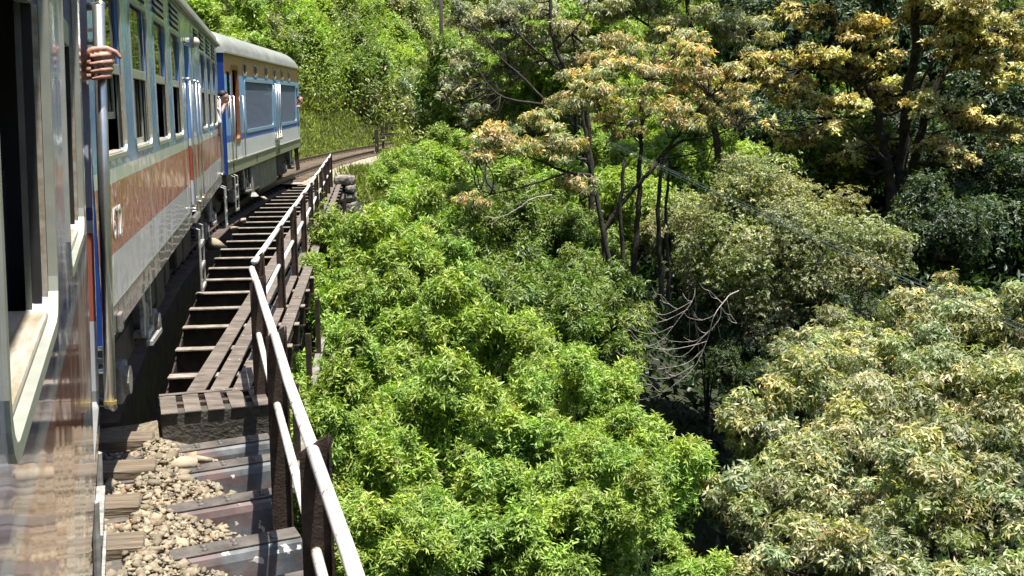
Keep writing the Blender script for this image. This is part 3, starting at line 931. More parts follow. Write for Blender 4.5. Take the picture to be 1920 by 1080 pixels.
def bogie(T, xc, wheelbase=2.2):
    b = MB()
    b.box(xc - wheelbase / 2 - 0.6, xc + wheelbase / 2 + 0.6, 0.26, 0.42, 0.50, 0.76)
    b.box(xc - 0.6, xc + 0.6, 0.24, 0.44, 0.30, 0.60)
    b.box(xc - wheelbase / 2 - 0.75, xc + wheelbase / 2 + 0.75, 0.26, 0.5, 0.76, 1.0)
    b.box(xc - wheelbase / 2 - 0.5, xc + wheelbase / 2 + 0.5, WB - 0.42, WB - 0.30, 0.52, 0.70)
    b.box(xc - 0.25, xc + 0.25, 0.42, WB - 0.42, 0.45, 0.68)
    bo = b.build('bogie_frame', M['under'], T, bevel=0.015)
    for xo in (-wheelbase / 2, wheelbase / 2):
        for yy in (0.50, WB - 0.62):
            w = MB().tube([(xc + xo, yy, 0.43), (xc + xo, yy + 0.03, 0.43), (xc + xo, yy + 0.03, 0.43), (xc + xo, yy + 0.12, 0.43)], [0.40, 0.43, 0.43, 0.45], 28).build('wheel', M['bogie'], T)
            MB().tube([(xc + xo, yy - 0.10, 0.43), (xc + xo, yy + 0.02, 0.43)], 0.13, 14).build('hub', M['bogie'], w)
        MB().tube([(xc + xo, 0.5, 0.43), (xc + xo, WB - 0.5, 0.43)], 0.07, 10).build('axle', M['under'], T)
        ab = MB().box(xc + xo - 0.18, xc + xo + 0.18, 0.10, 0.40, 0.28, 0.56).build('axle_box', M['bogie'], T, bevel=0.02)
        MB().tube([(xc + xo, 0.06, 0.43), (xc + xo, 0.10, 0.43)], 0.11, 14).build('cap', M['bogie'], ab)
        for dx in (-0.27, 0.27):
            pts = [(xc + xo + dx + 0.075 * math.cos(k * math.pi / 4), 0.34 + 0.075 * math.sin(k * math.pi / 4), 0.30 + 0.30 * k / 40) for k in range(41)]
            MB().tube(pts, 0.017, 6).build('coil_spring', M['under'], T)
    # swing hanger, damper and brake rigging facing the walkway
    h = MB()
    h.add([(xc + 0.25, 0.12, 0.95), (xc + 0.50, 0.12, 0.95), (xc + 0.58, 0.12, 0.72), (xc + 0.50, 0.12, 0.45), (xc + 0.38, 0.12, 0.45), (xc + 0.42, 0.12, 0.70),
           (xc + 0.25, 0.16, 0.95), (xc + 0.50, 0.16, 0.95), (xc + 0.58, 0.16, 0.72), (xc + 0.50, 0.16, 0.45), (xc + 0.38, 0.16, 0.45), (xc + 0.42, 0.16, 0.70)],
          [(0, 1, 2, 3, 4, 5), (11, 10, 9, 8, 7, 6)] + [(i, i + 6, (i + 1) % 6 + 6, (i + 1) % 6) for i in range(6)])
    h.build('swing_hanger', M['white_metal'], T, bevel=0.005)
    MB().bar((xc + 0.95, 0.14, 0.92), (xc + 0.95, 0.14, 0.50), 0.05, 0.06).build('damper', M['white_metal'], T, bevel=0.008)
    MB().bar((xc + 0.35, 0.08, 0.40), (xc + 1.15, 0.08, 0.36), 0.06, 0.05).build('guard_bar', M['white_metal'], T, bevel=0.006)
    MB().tube([(xc + 0.75, 0.13, 0.58), (xc + 0.75, 0.30, 0.58)], 0.13, 18).build('brake_drum', M['bogie'], T, bevel=0.01)
    MB().box(xc + 0.5, xc + 1.1, 0.10, 0.26, 0.42, 0.47).build('shoe_plate', M['white_metal'], T)

def text_mesh(body, size, mat_, parent, loc, rot, name='number'):
    cu = bpy.data.curves.new('txt', 'FONT'); cu.body = body; cu.size = size; cu.extrude = 0.0015
    tmp = bpy.data.objects.new('tmp', cu); COL.objects.link(tmp)
    dg = bpy.context.evaluated_depsgraph_get()
    me = bpy.data.meshes.new_from_object(tmp.evaluated_get(dg))
    bpy.data.objects.remove(tmp)
    me.materials.clear(); me.materials.append(mat_)
    o = bpy.data.objects.new(name, me); o.location = loc; o.rotation_euler = rot
    return link(o, parent)

# ---- the carriage the camera leans out of
OWN_AZ, OWN_D = -19.8, 0.14
def build_own():
    T = car_frame('passenger_carriage', 'nearest glossy carriage at left edge, its open windows and a passenger hand on its rail', 'train carriage', OWN_AZ, OWN_D, 0.0, 0.0, math.radians(1.8))
    x0, x1 = -11.0, 5.31
    wins = [(2.96 + 1.60 * k, 2.96 + 1.60 * k + 1.0) for k in range(-8, 1)]
    holes = [rrect(a, b, 2.07, 3.34, 0.09, 5) for a, b in wins]
    door = rrect(4.33, 5.215, 1.12, 3.30, 0.02, 1)
    side_with_openings(T, x0, x1, 1.0, 3.74, holes + [door], M['own_paint'])
    for k, (a, b) in enumerate(wins):
        window_unit(T, a, b, 2.07, 3.34, 2.70, None, louvre=False, deep=0.10, lip=0.016)
    body_rest(T, x0, x1, 1.0, M['car_paint'], M['roof'])
    g = grab_rail(T, 5.13, 1.13, 2.945, off=0.052, r=0.026, root=0.12)
    MB().box(4.12, 4.16, 0.06, WB - 0.10, 1.16, 3.52).build('partition', M['interior'], T)
    # extra mid bracket and bolts on the far handrail
    for z in (2.79, 1.33):
        MB().tube([(5.25, 0, z), (5.22, -0.03, z), (5.13, -0.045, z)], 0.015, 8).build('bracket', M['alu'], g)
        for dz in (-0.055, 0.055):
            MB().tube([(5.26, -0.002, z + dz), (5.26, -0.022, z + dz)], 0.011, 8).build('bolt', M['alu'], g)
    MB().box(4.34, 5.04, 0.03, 0.06, 1.13, 1.20).build('door_sill', M['alu'], T)
    ladder(T, 4.75, 0.99, 0.30, 0.66, y=0.055)
    bogie(T, 2.2); 
    MB().box(x0 + 0.3, x1 - 0.3, 0.3, WB - 0.3, 0.78, 1.0).build('underframe', M['under'], T)
    # seats inside
    for k in range(-3, 2):
        xs = 2.46 + 1.60 * k
        st = MB().box(xs, xs + 0.42, 0.25, 1.2, 1.55, 1.66).build('seat', M['shirt_dark'], T, bevel=0.03)
        MB().box(xs - 0.02, xs + 0.08, 0.25, 1.2, 1.66, 2.30).build('seat_back', M['shirt_dark'], st, bevel=0.03)
    return T
OWN = build_own()

# ---- second carriage
C2_AZ, C2_D, C2_T0 = -12.37, 1.1, 6.95
def build_car2():
    T = car_frame('passenger_carriage', 'blue and dull red carriage with a row of tall windows, ahead of the nearest one', 'train carriage', C2_AZ, C2_D, C2_T0)
    x0, x1 = 0.0, 15.55
    starts = [0.43, 2.15, 3.87, 5.60, 10.45, 12.10, 13.72]
    wins = [(a, a + 1.18) for a in starts[:4]] + [(a, a + 1.12) for a in starts[4:]]
    holes = [rrect(a, b, 2.17, 3.34, 0.09, 5) for a, b in wins]
    door = rrect(7.45, 8.25, 1.10, 3.34, 0.02, 1)
    side_with_openings(T, x0, x1, 1.0, 3.74, holes + [door], M['car_paint'])
    sashes = [(2.42, 2.80), (2.19, 2.80), None, None, None, None, None]
    for (a, b), s in zip(wins, sashes):
        window_unit(T, a, b, 2.17, 3.34, 2.74, s)
    body_rest(T, x0, x1, 1.0, M['car_paint'], M['roof'])
    # door leaf set back, blue
    d = MB().box(7.46, 8.24, 0.10, 0.13, 1.17, 3.33).build('door', M['blue'], T)
    MB().box(7.62, 8.08, 0.092, 0.10, 2.25, 3.0).build('door_pane', M['glass'], d)
    MB().box(7.40, 8.30, -0.05, 0.10, 1.02, 1.10).build('door_step', M['alu'], T, bevel=0.01)
    for x in (7.32, 8.42, 9.05):
        grab_rail(T, x, 1.22, 2.86, off=0.06, r=0.015)
    for x in (9.3, 9.75):
        lv = MB().box(x, x + 0.28, -0.006, 0.03, 3.40, 3.62).build('louvre', M['rubber'], T)
        for k in range(3):
            MB().bar((x, -0.018, 3.43 + 0.07 * k), (x + 0.28, -0.018, 3.43 + 0.07 * k), 0.025, 0.02).build('slat', M['frame'], lv)
    # door lamp
    lp = MB().tube([(8.86, 0.0, 3.40), (8.86, -0.03, 3.40)], [0.085, 0.075], 16).build('door_lamp', M['white_metal'], T)
    MB().ball((8.86, -0.045, 3.40), 0.07, 14, 8).build('lens', M['lamp'], lp, smooth=True)
    # end grab rails near the far end
    for x in (14.98, 15.35):
        grab_rail(T, x, 1.2, 2.7, off=0.05, r=0.015)
    # skirt seam strips and small fittings
    MB().box(x0, x1, -0.005, -0.001, 1.18, 1.192).build('skirt_strip', M['frame_dark'], T)
    for x in (3.0, 6.9, 8.75, 12.0):
        MB().box(x, x + 0.012, -0.004, 0.0, 1.0, 3.72).build('seam', M['frame'], T)
    MB().box(0.55, 0.68, -0.03, 0.0, 0.99, 1.12).build('lamp_bracket', M['bogie'], T, bevel=0.01)
    ladder(T, 7.85, 0.98, 0.10, 0.62)
    ladder(T, 15.15, 0.98, 0.15, 0.42)
    bogie(T, 2.6); bogie(T, 12.9)
    MB().box(x0 + 0.3, x1 - 0.3, 0.35, WB - 0.35, 0.72, 1.02).build('underframe', M['under'], T)
    for (a, b, z) in ((0.05, 0.9, 0.45), (4.6, 5.6, 0.30), (5.7, 6.6, 0.18), (6.75, 7.3, 0.30), (8.4, 9.3, 0.28), (9.5, 10.9, 0.22), (14.6, 15.4, 0.40)):
        MB().box(a, b, 0.30, 1.0, z, 0.99).build('equipment_box', M['under'], T, bevel=0.03)
    text_mesh('672', 0.30, M['number'], T, (0.64, -0.004, 1.62), (math.pi / 2, 0, 0))
    # end equipment of this car seen in the gap: coil spring buffer
    pts = [(0.25 + 0.11 * math.cos(k * math.pi / 5), 0.30 + 0.11 * math.sin(k * math.pi / 5), 0.42 + 0.40 * k / 40) for k in range(41)]
    MB().tube(pts, 0.030, 8).build('buffer_spring', M['rubber'], T)
    return T
CAR2 = build_car2()

# ---- power car
C3_AZ, C3_D, C3_T0 = -4.73, 4.38, 24.6
def build_loco():
    T = car_frame('power_car', 'blue and white power car with large louvred panels at the head of the train', 'locomotive', C3_AZ, C3_D, C3_T0, pitch=0.0098)
    x0, x1 = 0.0, 14.5
    vents = [2.55 + 1.72 * k + (0.25 if k > 1 else 0) for k in range(6)]
    doorw = rrect(0.95, 1.75, 1.75, 3.38, 0.12, 4)
    cabw = rrect(13.72, 14.22, 2.35, 3.05, 0.08, 4)
    holes = [rrect(a, a + 0.48, 3.29, 3.54, 0.09, 4) for a in vents] + [doorw, cabw] + [rrect(2.75, 7.65, 1.92, 3.12, 0.10, 4), rrect(9.2, 13.45, 1.92, 3.12, 0.10, 4)]
    side_with_openings(T, x0, x1, 1.0, 3.74, holes, M['loco_paint'])
    for a in vents:
        mb = MB(); ring(mb, rrect(a - 0.05, a + 0.53, 3.24, 3.59, 0.12, 4), rrect(a + 0.015, a + 0.465, 3.305, 3.525, 0.075, 4), -0.02, 0.02)
        v = mb.build('vent_window', M['frame'], T)
        MB().box(a, a + 0.48, 0.03, 0.036, 3.29, 3.54).build('pane', M['glass'], v)
    for (a, b) in ((2.75, 7.65), (9.2, 13.45)):
        mb = MB(); ring(mb, rrect(a - 0.07, b + 0.07, 1.85, 3.19, 0.14, 4), rrect(a + 0.01, b - 0.01, 1.93, 3.11, 0.09, 4), -0.012, 0.03)
        fr = mb.build('louvre_panel', M['grille_frame'], T)
        MB().box(a, b, 0.05, 0.07, 1.92, 3.12).build('backing', M['grille'], fr)
        nsl = 40
        sl = None
        for k in range(nsl):
            zz = 1.94 + 1.16 * k / nsl
            if sl is None:
                sl = MB().add([(a + .01, 0.018, 0), (b - .01, 0.018, 0), (b - .01, 0.032, 0.030), (a + .01, 0.032, 0.030), (a + .01, 0.022, -0.003), (b - .01, 0.022, -0.003), (b - .01, 0.036, 0.027), (a + .01, 0.036, 0.027)],
                              [(0, 1, 2, 3), (7, 6, 5, 4), (0, 4, 5, 1), (1, 5, 6, 2), (2, 6, 7, 3), (3, 7, 4, 0)]).mesh('louvre_slat', M['grille'])
            inst('louvre_slat', sl, fr, (0, 0, zz))
    # cab door recess at the near end
    mb = MB(); ring(mb, rrect(0.86, 1.86, 1.66, 3.47, 0.16, 4), rrect(0.97, 1.73, 1.77, 3.36, 0.10, 4), -0.012, 0.06)
    dfr = mb.build('door_frame', M['brown'], T)
    MB().box(0.95, 1.75, 0.14, 0.17, 1.70, 3.40).build('door', M['under'], dfr)
    MB().box(0.30, 0.62, -0.008, 0.0, 2.3, 3.30).build('end_pane', M['glass'], T)
    for x in (0.25, 0.72, 2.02):
        grab_rail(T, x, 1.30, 2.75, off=0.07, r=0.02)
    for x in (7.95, 8.45, 8.85):
        grab_rail(T, x, 1.55, 3.10, off=0.07, r=0.022)
    MB().box(7.9, 8.9, -0.10, 0.0, 1.48, 1.53).build('door_step', M['alu'], T)
    # lower rubbing strip and marker holes
    MB().box(x0, x1, -0.02, 0.0, 1.265, 1.295).build('skirt_strip', M['frame'], T)
    for x in (0.65, 4.2, 8.6):
        MB().box(x, x + 0.13, -0.004, 0.004, 1.06, 1.22).build('jack_slot', M['rubber'], T)
    # far side, ends, roof with rounded ends
    MB().box(x0, x1, WB - 0.05, WB, 1.0, 3.7).build('far_side_panel', M['loco_paint'], T)
    MB().box(x0 + 0.06, x1 - 0.01, 0.30, WB - 0.06, 1.08, 1.16).build('floor', M['interior'], T)
    MB().box(x0, x0 + 0.05, 0.004, WB - 0.06, 1.0, 3.72).build('end_wall', M['blue'], T)
    MB().box(x1 - 0.05, x1, 0.004, WB - 0.06, 1.0, 3.72).build('front_wall', M['loco_paint'], T)
    MB().box(x0 - 0.26, x0 - 0.003, 0.75, WB - 0.75, 1.05, 3.45).build('gangway_bellows', M['rubber'], T)
    n = 16; ms = 9
    vs_ = []; stations = [(x0 - 0.03, 0.72), (x0 + 0.12, 0.92), (x0 + 0.4, 1.0), (x1 * 0.3, 1.0), (x1 * 0.6, 1.0), (x1 - 1.0, 1.0), (x1 - 0.45, 0.90), (x1 - 0.15, 0.68), (x1 + 0.02, 0.30)]
    for (xx, k) in stations:
        for i in range(n + 1):
            a = math.pi * i / n; c_ = math.cos(a); s_ = math.sin(a)
            vs_.append((xx, WB / 2 - (WB / 2 + 0.03) * math.copysign(abs(c_) ** 0.7, c_), 3.70 + 0.62 * k * s_ ** 0.85))
    fs_ = [(i * (n + 1) + k, i * (n + 1) + k + 1, (i + 1) * (n + 1) + k + 1, (i + 1) * (n + 1) + k) for i in range(len(stations) - 1) for k in range(n)]
    m_ = len(stations) - 1
    fs_ += [tuple(range(n + 1)), tuple(m_ * (n + 1) + k for k in range(n, -1, -1))]
    ro = MB().add(vs_, fs_).build('roof', M['roof'], T, smooth=True)
    MB().bar((x0, -0.045, 3.715), (x1, -0.045, 3.715), 0.05, 0.04).build('gutter', M['frame'], ro)
    # roof gear: exhaust, ribs, walk strip
    MB().box(0.3, 1.7, 0.9, 1.9, 4.28, 4.46).build('exhaust_box', M['under'], ro, bevel=0.03)
    for k in range(3):
        MB().tube([(0.1, 0.45 + 0.2 * k, 4.19 + 0.05 * k), (2.4, 0.45 + 0.2 * k, 4.19 + 0.05 * k)], 0.022, 6).build('roof_pipe', M['blue'], ro)
    MB().box(2.0, 13.0, 1.1, 1.7, 4.30, 4.36).build('roof_walk', M['under'], ro)
    # underframe gear
    MB().box(x0 + 0.2, x1 - 0.2, 0.3, WB - 0.3, 0.70, 1.02).build('underframe', M['under'], T)
    MB().box(5.4, 8.9, 0.12, 1.3, 0.18, 0.98).build('fuel_tank', mat('tank_olive', (0.16, 0.17, 0.12), (0.26, 0.26, 0.19), rough=0.6, scale=3), T, bevel=0.06)
    MB().box(4.0, 5.2, 0.10, 1.0, 0.28, 0.98).build('battery_box', M['bogie'], T, bevel=0.03)
    MB().box(9.3, 10.1, 0.15, 1.0, 0.30, 0.98).build('air_box', M['under'], T, bevel=0.03)
    bogie(T, 2.4); bogie(T, 12.0)
    ladder(T, 0.55, 0.99, 0.15, 0.36)
    MB().tube([(3.6, 0.1, 1.0), (3.6, 0.05, 0.30)], 0.05, 10).build('sand_pipe', M['bogie'], T)
    MB().tube([(3.6, 0.05, 0.30), (3.6, 0.05, 0.20)], [0.08, 0.16], 10).build('pipe_foot', M['white_metal'], T)
    # snow plough bracket and front steps
    for x in (13.7, 14.2):
        MB().bar((x, 0.1, 1.0), (x, 0.05, 0.18), 0.07, 0.07).build('front_step_post', M['post'], T)
    mb = MB().tube([(14.52, 0.45, 1.05), (14.62, 0.45, 1.05)], [0.12, 0.22], 16); mb.build('buffer', M['bogie'], T)
    return T
M['grille_frame'] = mat('pale_blue_frame', (0.24, 0.38, 0.50), (0.30, 0.44, 0.54), rough=0.35, scale=4)
LOCO = build_loco()

# ------------------------------------------------------------------ people
def body_mesh(name, chains, mat_, voxel, parent=None, sm=6):
    """tapered limbs as capsule chains fused into one continuous surface"""
    mb = MB()
    for ch in chains:
        pts = [Vector(p[:3]) for p in ch]; rads = [p[3] for p in ch]
        for i, (p, r) in enumerate(zip(pts, rads)):
            mb.ball(p, r, 12, 8)
        for (p, q, r, s) in zip(pts[:-1], pts[1:], rads[:-1], rads[1:]):
            mb.tube([p, q], [r, s], 12)
    o = mb.build(name, mat_, parent)
    m = o.modifiers.new('fuse', 'REMESH'); m.mode = 'VOXEL'; m.voxel_size = voxel; m.use_smooth_shade = True
    m2 = o.modifiers.new('soften', 'SMOOTH'); m2.factor = 0.5; m2.iterations = sm
    return o
def local_to(T, p):
    M_ = Matrix.LocRotScale(T.location, T.rotation_euler, None)
    return M_ @ Vector(p)
def person_in(T, label, chains, cloth, legs, voxel=0.006, hair=None, shirt='shirt_white', group=None, dy=0.0):
    P = thing('person', label, 'person', local_to(T, (0, dy, 0)), T.rotation_euler)
    b = body_mesh('body', chains, M['skin'], voxel, P, 3)
    if cloth: body_mesh('shirt', cloth, M[shirt], 0.014, P, 3)
    if legs: body_mesh('trousers', legs, M['trousers'], 0.016, P, 3)
    if hair: 
        mb = MB(); mb.ball(hair[:3], hair[3], 14, 9, (1, 1, 0.9)); mb.build('hair', M['hair'], P, smooth=True)
    return P

def build_people():
    # passenger at the door of the nearest carriage gripping the far handrail (rail axis x=5.13, y=-0.075)
    rx, ry, hz = 5.13, -0.052, 2.685
    S = 1.28
    def Q(x, y, z, r): return (rx + x * S, ry + y * S, hz + z * S, r * S)
    ch = []
    fing = [(0.036, 1.0, 0.0105), (0.012, 1.06, 0.0108), (-0.013, 1.0, 0.0102), (-0.036, 0.88, 0.0092)]
    for k, (dz, ln, r) in enumerate(fing):
        sl = -0.10 * dz
        ch.append([Q(0.036, 0.050 + sl, dz * 0.95 - 0.004, 0.0145), Q(0.030, -0.010 * ln, dz + 0.004, r * 1.08), Q(0.008, -0.036 * ln, dz + 0.004, r), Q(-0.021, -0.033 * ln, dz + 0.001, r * 0.97), Q(-0.034, -0.004, dz - 0.004, r * 0.92), Q(-0.031, 0.026 * ln, dz - 0.010, r * 0.74)])
        ch.append([Q(0.036, 0.050 + sl, dz * 0.95 - 0.004, 0.0145), Q(0.040, 0.085, dz * 0.8 - 0.015, 0.0165), Q(0.034, 0.118, dz * 0.55 - 0.040, 0.020)])
    # thumb lying over the top of the fist
    ch.append([Q(0.020, 0.105, -0.028, 0.021), Q(-0.004, 0.066, 0.020, 0.0155), Q(-0.016, 0.022, 0.050, 0.0125), Q(-0.020, -0.022, 0.057, 0.0108), Q(-0.022, -0.052, 0.046, 0.0090), Q(-0.022, -0.064, 0.030, 0.0078)])
    # heel of the hand, wrist and forearm into the doorway
    ch.append([Q(0.004, 0.062, -0.040, 0.020), Q(0.018, 0.105, -0.050, 0.024), Q(0.020, 0.150, -0.072, 0.0275), Q(0.0, 0.22, -0.115, 0.033), Q(-0.08, 0.36, -0.20, 0.042)])
    el = Q(-0.08, 0.36, -0.20, 0.042)
    sh = (4.72, 0.44, 2.52, 0.055)
    ch.append([el, sh])
    # rest of the body stands inside the vestibule (floor 1.16)
    ch.append([(4.70, 0.60, 2.55, 0.06), (4.70, 0.60, 2.66, 0.055), (4.70, 0.58, 2.80, 0.095), (4.70, 0.57, 2.87, 0.085)])
    ch.append([(4.70, 0.47, 2.52, 0.07), (4.70, 0.62, 2.50, 0.11), (4.70, 0.78, 2.52, 0.07)])
    ch.append([(4.70, 0.62, 2.48, 0.13), (4.70, 0.64, 2.2, 0.14), (4.70, 0.64, 2.02, 0.15)])
    ch.append([(4.70, 0.80, 2.50, 0.052), (4.66, 0.88, 2.22, 0.042), (4.62, 0.84, 1.96, 0.034), (4.60, 0.82, 1.86, 0.04)])
    for yy in (0.54, 0.74):
        ch.append([(4.70, yy, 2.02, 0.09), (4.68, yy, 1.62, 0.06), (4.70, yy, 1.24, 0.045), (4.70, yy - 0.10, 1.195, 0.035)])
    cloth = [[(4.70, 0.47, 2.53, 0.085), (4.70, 0.62, 2.50, 0.13), (4.70, 0.78, 2.53, 0.085)], [(4.70, 0.62, 2.48, 0.145), (4.70, 0.64, 2.2, 0.155), (4.70, 0.64, 1.98, 0.165)], [(4.72, 0.46, 2.52, 0.07), (4.86, 0.41, 2.50, 0.062)], [(4.70, 0.80, 2.50, 0.066), (4.68, 0.85, 2.32, 0.06)]]
    legs = [[(4.70, yy, 2.0, 0.105), (4.68, yy, 1.62, 0.08), (4.70, yy, 1.26, 0.07)] for yy in (0.54, 0.74)]
    person_in(OWN, 'passenger of the nearest carriage, only a bare fist gripping the door handrail shows', ch, cloth, legs, 0.005, (4.70, 0.60, 2.87, 0.10), 'shirt_dark')

    # passenger leaning out by the end door of the second carriage
    X, Zf = 15.05, 1.16
    hx, hy, hz = 15.25, -0.22, 2.72
    ch = [[(hx - 0.1, -0.08, 2.50, 0.055), (hx - 0.03, -0.15, 2.62, 0.055), (hx, hy, hz, 0.098), (hx - 0.01, hy - 0.02, hz - 0.07, 0.07)],
          [(hx - 0.01, hy - 0.115, hz - 0.03, 0.018)],
          [(15.1, -0.02, 2.42, 0.10), (15.1, 0.12, 2.2, 0.13), (15.1, 0.25, 1.98, 0.14)],
          [(15.1, -0.05, 2.44, 0.06), (15.35, -0.10, 2.30, 0.045), (15.55, -0.20, 2.52, 0.036), (15.60, -0.25, 2.60, 0.040), (15.62, -0.27, 2.66, 0.03)],
          [(14.95, 0.0, 2.42, 0.06), (14.9, -0.12, 2.2, 0.045), (15.0, -0.10, 1.98, 0.036)]]
    for yy in (0.25, 0.42):
        ch.append([(15.1, yy, 1.98, 0.09), (15.1, yy, 1.6, 0.06), (15.1, yy, 1.24, 0.045), (15.1, yy - 0.12, 1.19, 0.035)])
    cloth = [[(15.1, -0.03, 2.42, 0.125), (15.1, 0.11, 2.2, 0.15), (15.1, 0.24, 1.98, 0.16)], [(15.1, -0.05, 2.43, 0.08), (15.30, -0.09, 2.33, 0.062)], [(14.97, -0.02, 2.42, 0.08), (14.9, -0.12, 2.22, 0.062)]]
    legs = [[(15.1, yy, 1.96, 0.11), (15.1, yy, 1.6, 0.08), (15.1, yy, 1.26, 0.07)] for yy in (0.25, 0.42)]
    person_in(CAR2, 'passenger in white shirt leaning out between the second carriage and the power car', ch, cloth, legs, 0.010, (hx - 0.005, hy + 0.02, hz + 0.04, 0.097), dy=0.10)

    # crew member looking out of the front cab window
    hx, hy, hz = 13.98, -0.10, 2.66
    ch = [[(hx, 0.12, 2.42, 0.06), (hx, 0.0, 2.54, 0.055), (hx, hy, hz, 0.10), (hx - 0.02, hy - 0.02, hz - 0.07, 0.07)],
          [(hx - 0.11, hy - 0.01, hz - 0.03, 0.018)],
          [(hx, 0.18, 2.36, 0.12), (hx, 0.3, 2.1, 0.14), (hx, 0.35, 1.9, 0.15)],
          [(hx - 0.12, 0.12, 2.38, 0.06), (hx - 0.14, -0.06, 2.40, 0.045), (hx + 0.02, -0.10, 2.42, 0.038)]]
    for yy in (0.32, 0.5):
        ch.append([(hx, yy, 1.9, 0.09), (hx, yy, 1.55, 0.06), (hx, yy, 1.22, 0.045)])
    cloth = [[(hx, 0.18, 2.36, 0.14), (hx, 0.3, 2.1, 0.155), (hx, 0.35, 1.9, 0.165)]]
    legs = [[(hx, yy, 1.9, 0.11), (hx, yy, 1.55, 0.08), (hx, yy, 1.24, 0.07)] for yy in (0.32, 0.5)]
    person_in(LOCO, 'crew member looking out of the front cab window of the power car', ch, cloth, legs, 0.012, (hx + 0.02, hy + 0.02, hz + 0.04, 0.10), 'shirt_dark')
build_people()
#PART3
# ------------------------------------------------------------------ masonry, barrier, pole, cables
def build_stone_pier():
    base = at(645, 330, 35.6)
    T = thing('stone_pillar', 'stacked rough stone pillar at the far end of the railing', 'pillar', (base.x, base.y, 0))
    rr = random.Random(12)
    z = -2.4
    rng = np.random.default_rng(5)
    V, Fc = rock_template(rng, 2)
    course = 0
    while z < 0.2:
        h = rr.uniform(0.26, 0.36)
        if z + h > 0.28: h = 0.28 - z
        w = 0.62 + 0.12 * (0.2 - z)
        n = 2 if course % 2 else 1
        for r_ in range(2):
            for k in range(n + (1 if z < -1 else 0)):
                nn = n + (1 if z < -1 else 0)
                cx = (-w / 2 + w * (k + 0.5) / nn) + rr.uniform(-.03, .03)
                P = V.copy()
                P = np.sign(P) * np.abs(P) ** 0.55
                P += rng.normal(size=P.shape) * 0.05
                P *= np.array([w / nn * 0.5, 0.26, h * 0.52])
                P += np.array([cx, r_ * 0.42, z + h / 2])
                mb = MB().add(P.tolist(), Fc.tolist())
                mb.build('stone', M['stone'], T)
        z += h * 0.97; course += 1
build_stone_pier()

def build_barrier():
    Yb = 55.0
    o0 = at(704, 290, Yb)
    T = thing('timber_barrier', 'dark timber posts and beam standing beside the track beyond the bridge', 'barrier')
    gz = at(704, 294, Yb).z
    def post(px, ytop, ybot, Y, w):
        a = at(px, ybot, Y); b = at(px, ytop, Y)
        MB().bar(a, (a.x, a.y, b.z), w, w).build('post', M['timber'], T, bevel=0.01)
    post(707, 243, 296, Yb, 0.19)
    post(717, 236, 260, Yb + 1.2, 0.14)
    post(725, 229, 258, Yb + 1.6, 0.14)
    post(735, 237, 258, Yb + 1.6, 0.13)
    post(719, 262, 281, Yb + 0.3, 0.12)
    a = at(700, 259, Yb + 0.2); b = at(752, 255, Yb + 0.9)
    MB().bar(a, b, 0.22, 0.15).build('beam', M['timber'], T, bevel=0.01)
    a = at(712, 252, Yb + 1.0); b = at(750, 249, Yb + 1.7)
    MB().bar(a, b, 0.12, 0.10).build('rear_beam', M['timber'], T, bevel=0.01)
    a = at(700, 267, Yb + 0.1); b = at(735, 262, Yb + 0.4)
    MB().bar(a, b, 0.18, 0.06).build('lower_board', M['timber'], T, bevel=0.01)
    a = at(724, 232, Yb + 1.6); b = at(745, 231, Yb + 1.6)
    MB().bar(a, b, 0.05, 0.06).build('thin_rail', M['timber'], T)
build_barrier()

def build_pole():
    Y = 58.0
    b = at(829, 200, Y); top = at(828, -60, Y)
    T = thing('utility_pole', 'slim dark utility pole with a leaning stay behind the pale tree', 'pole', (0, 0, 0))
    gz = float(ground(b.x, b.y)) - 0.3
    MB().tube([(b.x, b.y, gz), (b.x, b.y, top.z)], [0.12, 0.095], 12).build('shaft', M['timber'], T, smooth=True)
    a = at(872, 100, Y + 0.5); c = at(842, -40, Y)
    g2 = float(ground(a.x, a.y)) - 0.2
    dirn = (a - c).normalized(); k = (g2 - c.z) / dirn.z
    MB().tube([c, c + dirn * k], [0.085, 0.095], 10).build('stay', M['timber'], T, smooth=True)
    MB().bar(at(805, -40, Y), at(852, -40, Y), 0.10, 0.12).build('cross_arm', M['timber'], T)
build_pole()

def build_cables():
    labs = ['uppermost of three thin cables slanting down across the trees', 'middle one of three thin cables slanting down across the trees', 'lowest of three thin cables slanting down across the trees']
    for k, (ya, yb, xa) in enumerate(((238, 590, 1092), (241, 600, 1094), (246, 606, 1096))):
        a = at(xa - 10, ya - 4, 27.0); b = at(1920, yb, 9.5)
        e = b + (b - a).normalized() * 9.0
        mb = MB()
        pts = []
        for i in range(25):
            t = i / 24
            p = a.lerp(e, t); p.z -= 0.22 * 4 * t * (1 - t) * 0.5
            pts.append(p)
        # keep the sag from moving the ends
        o = mb.tube(pts, 0.003 if k != 1 else 0.0048, 6).build('overhead_cable', M['wire'])
        tag(o, labs[k], 'cable', 'overhead cables')
build_cables()

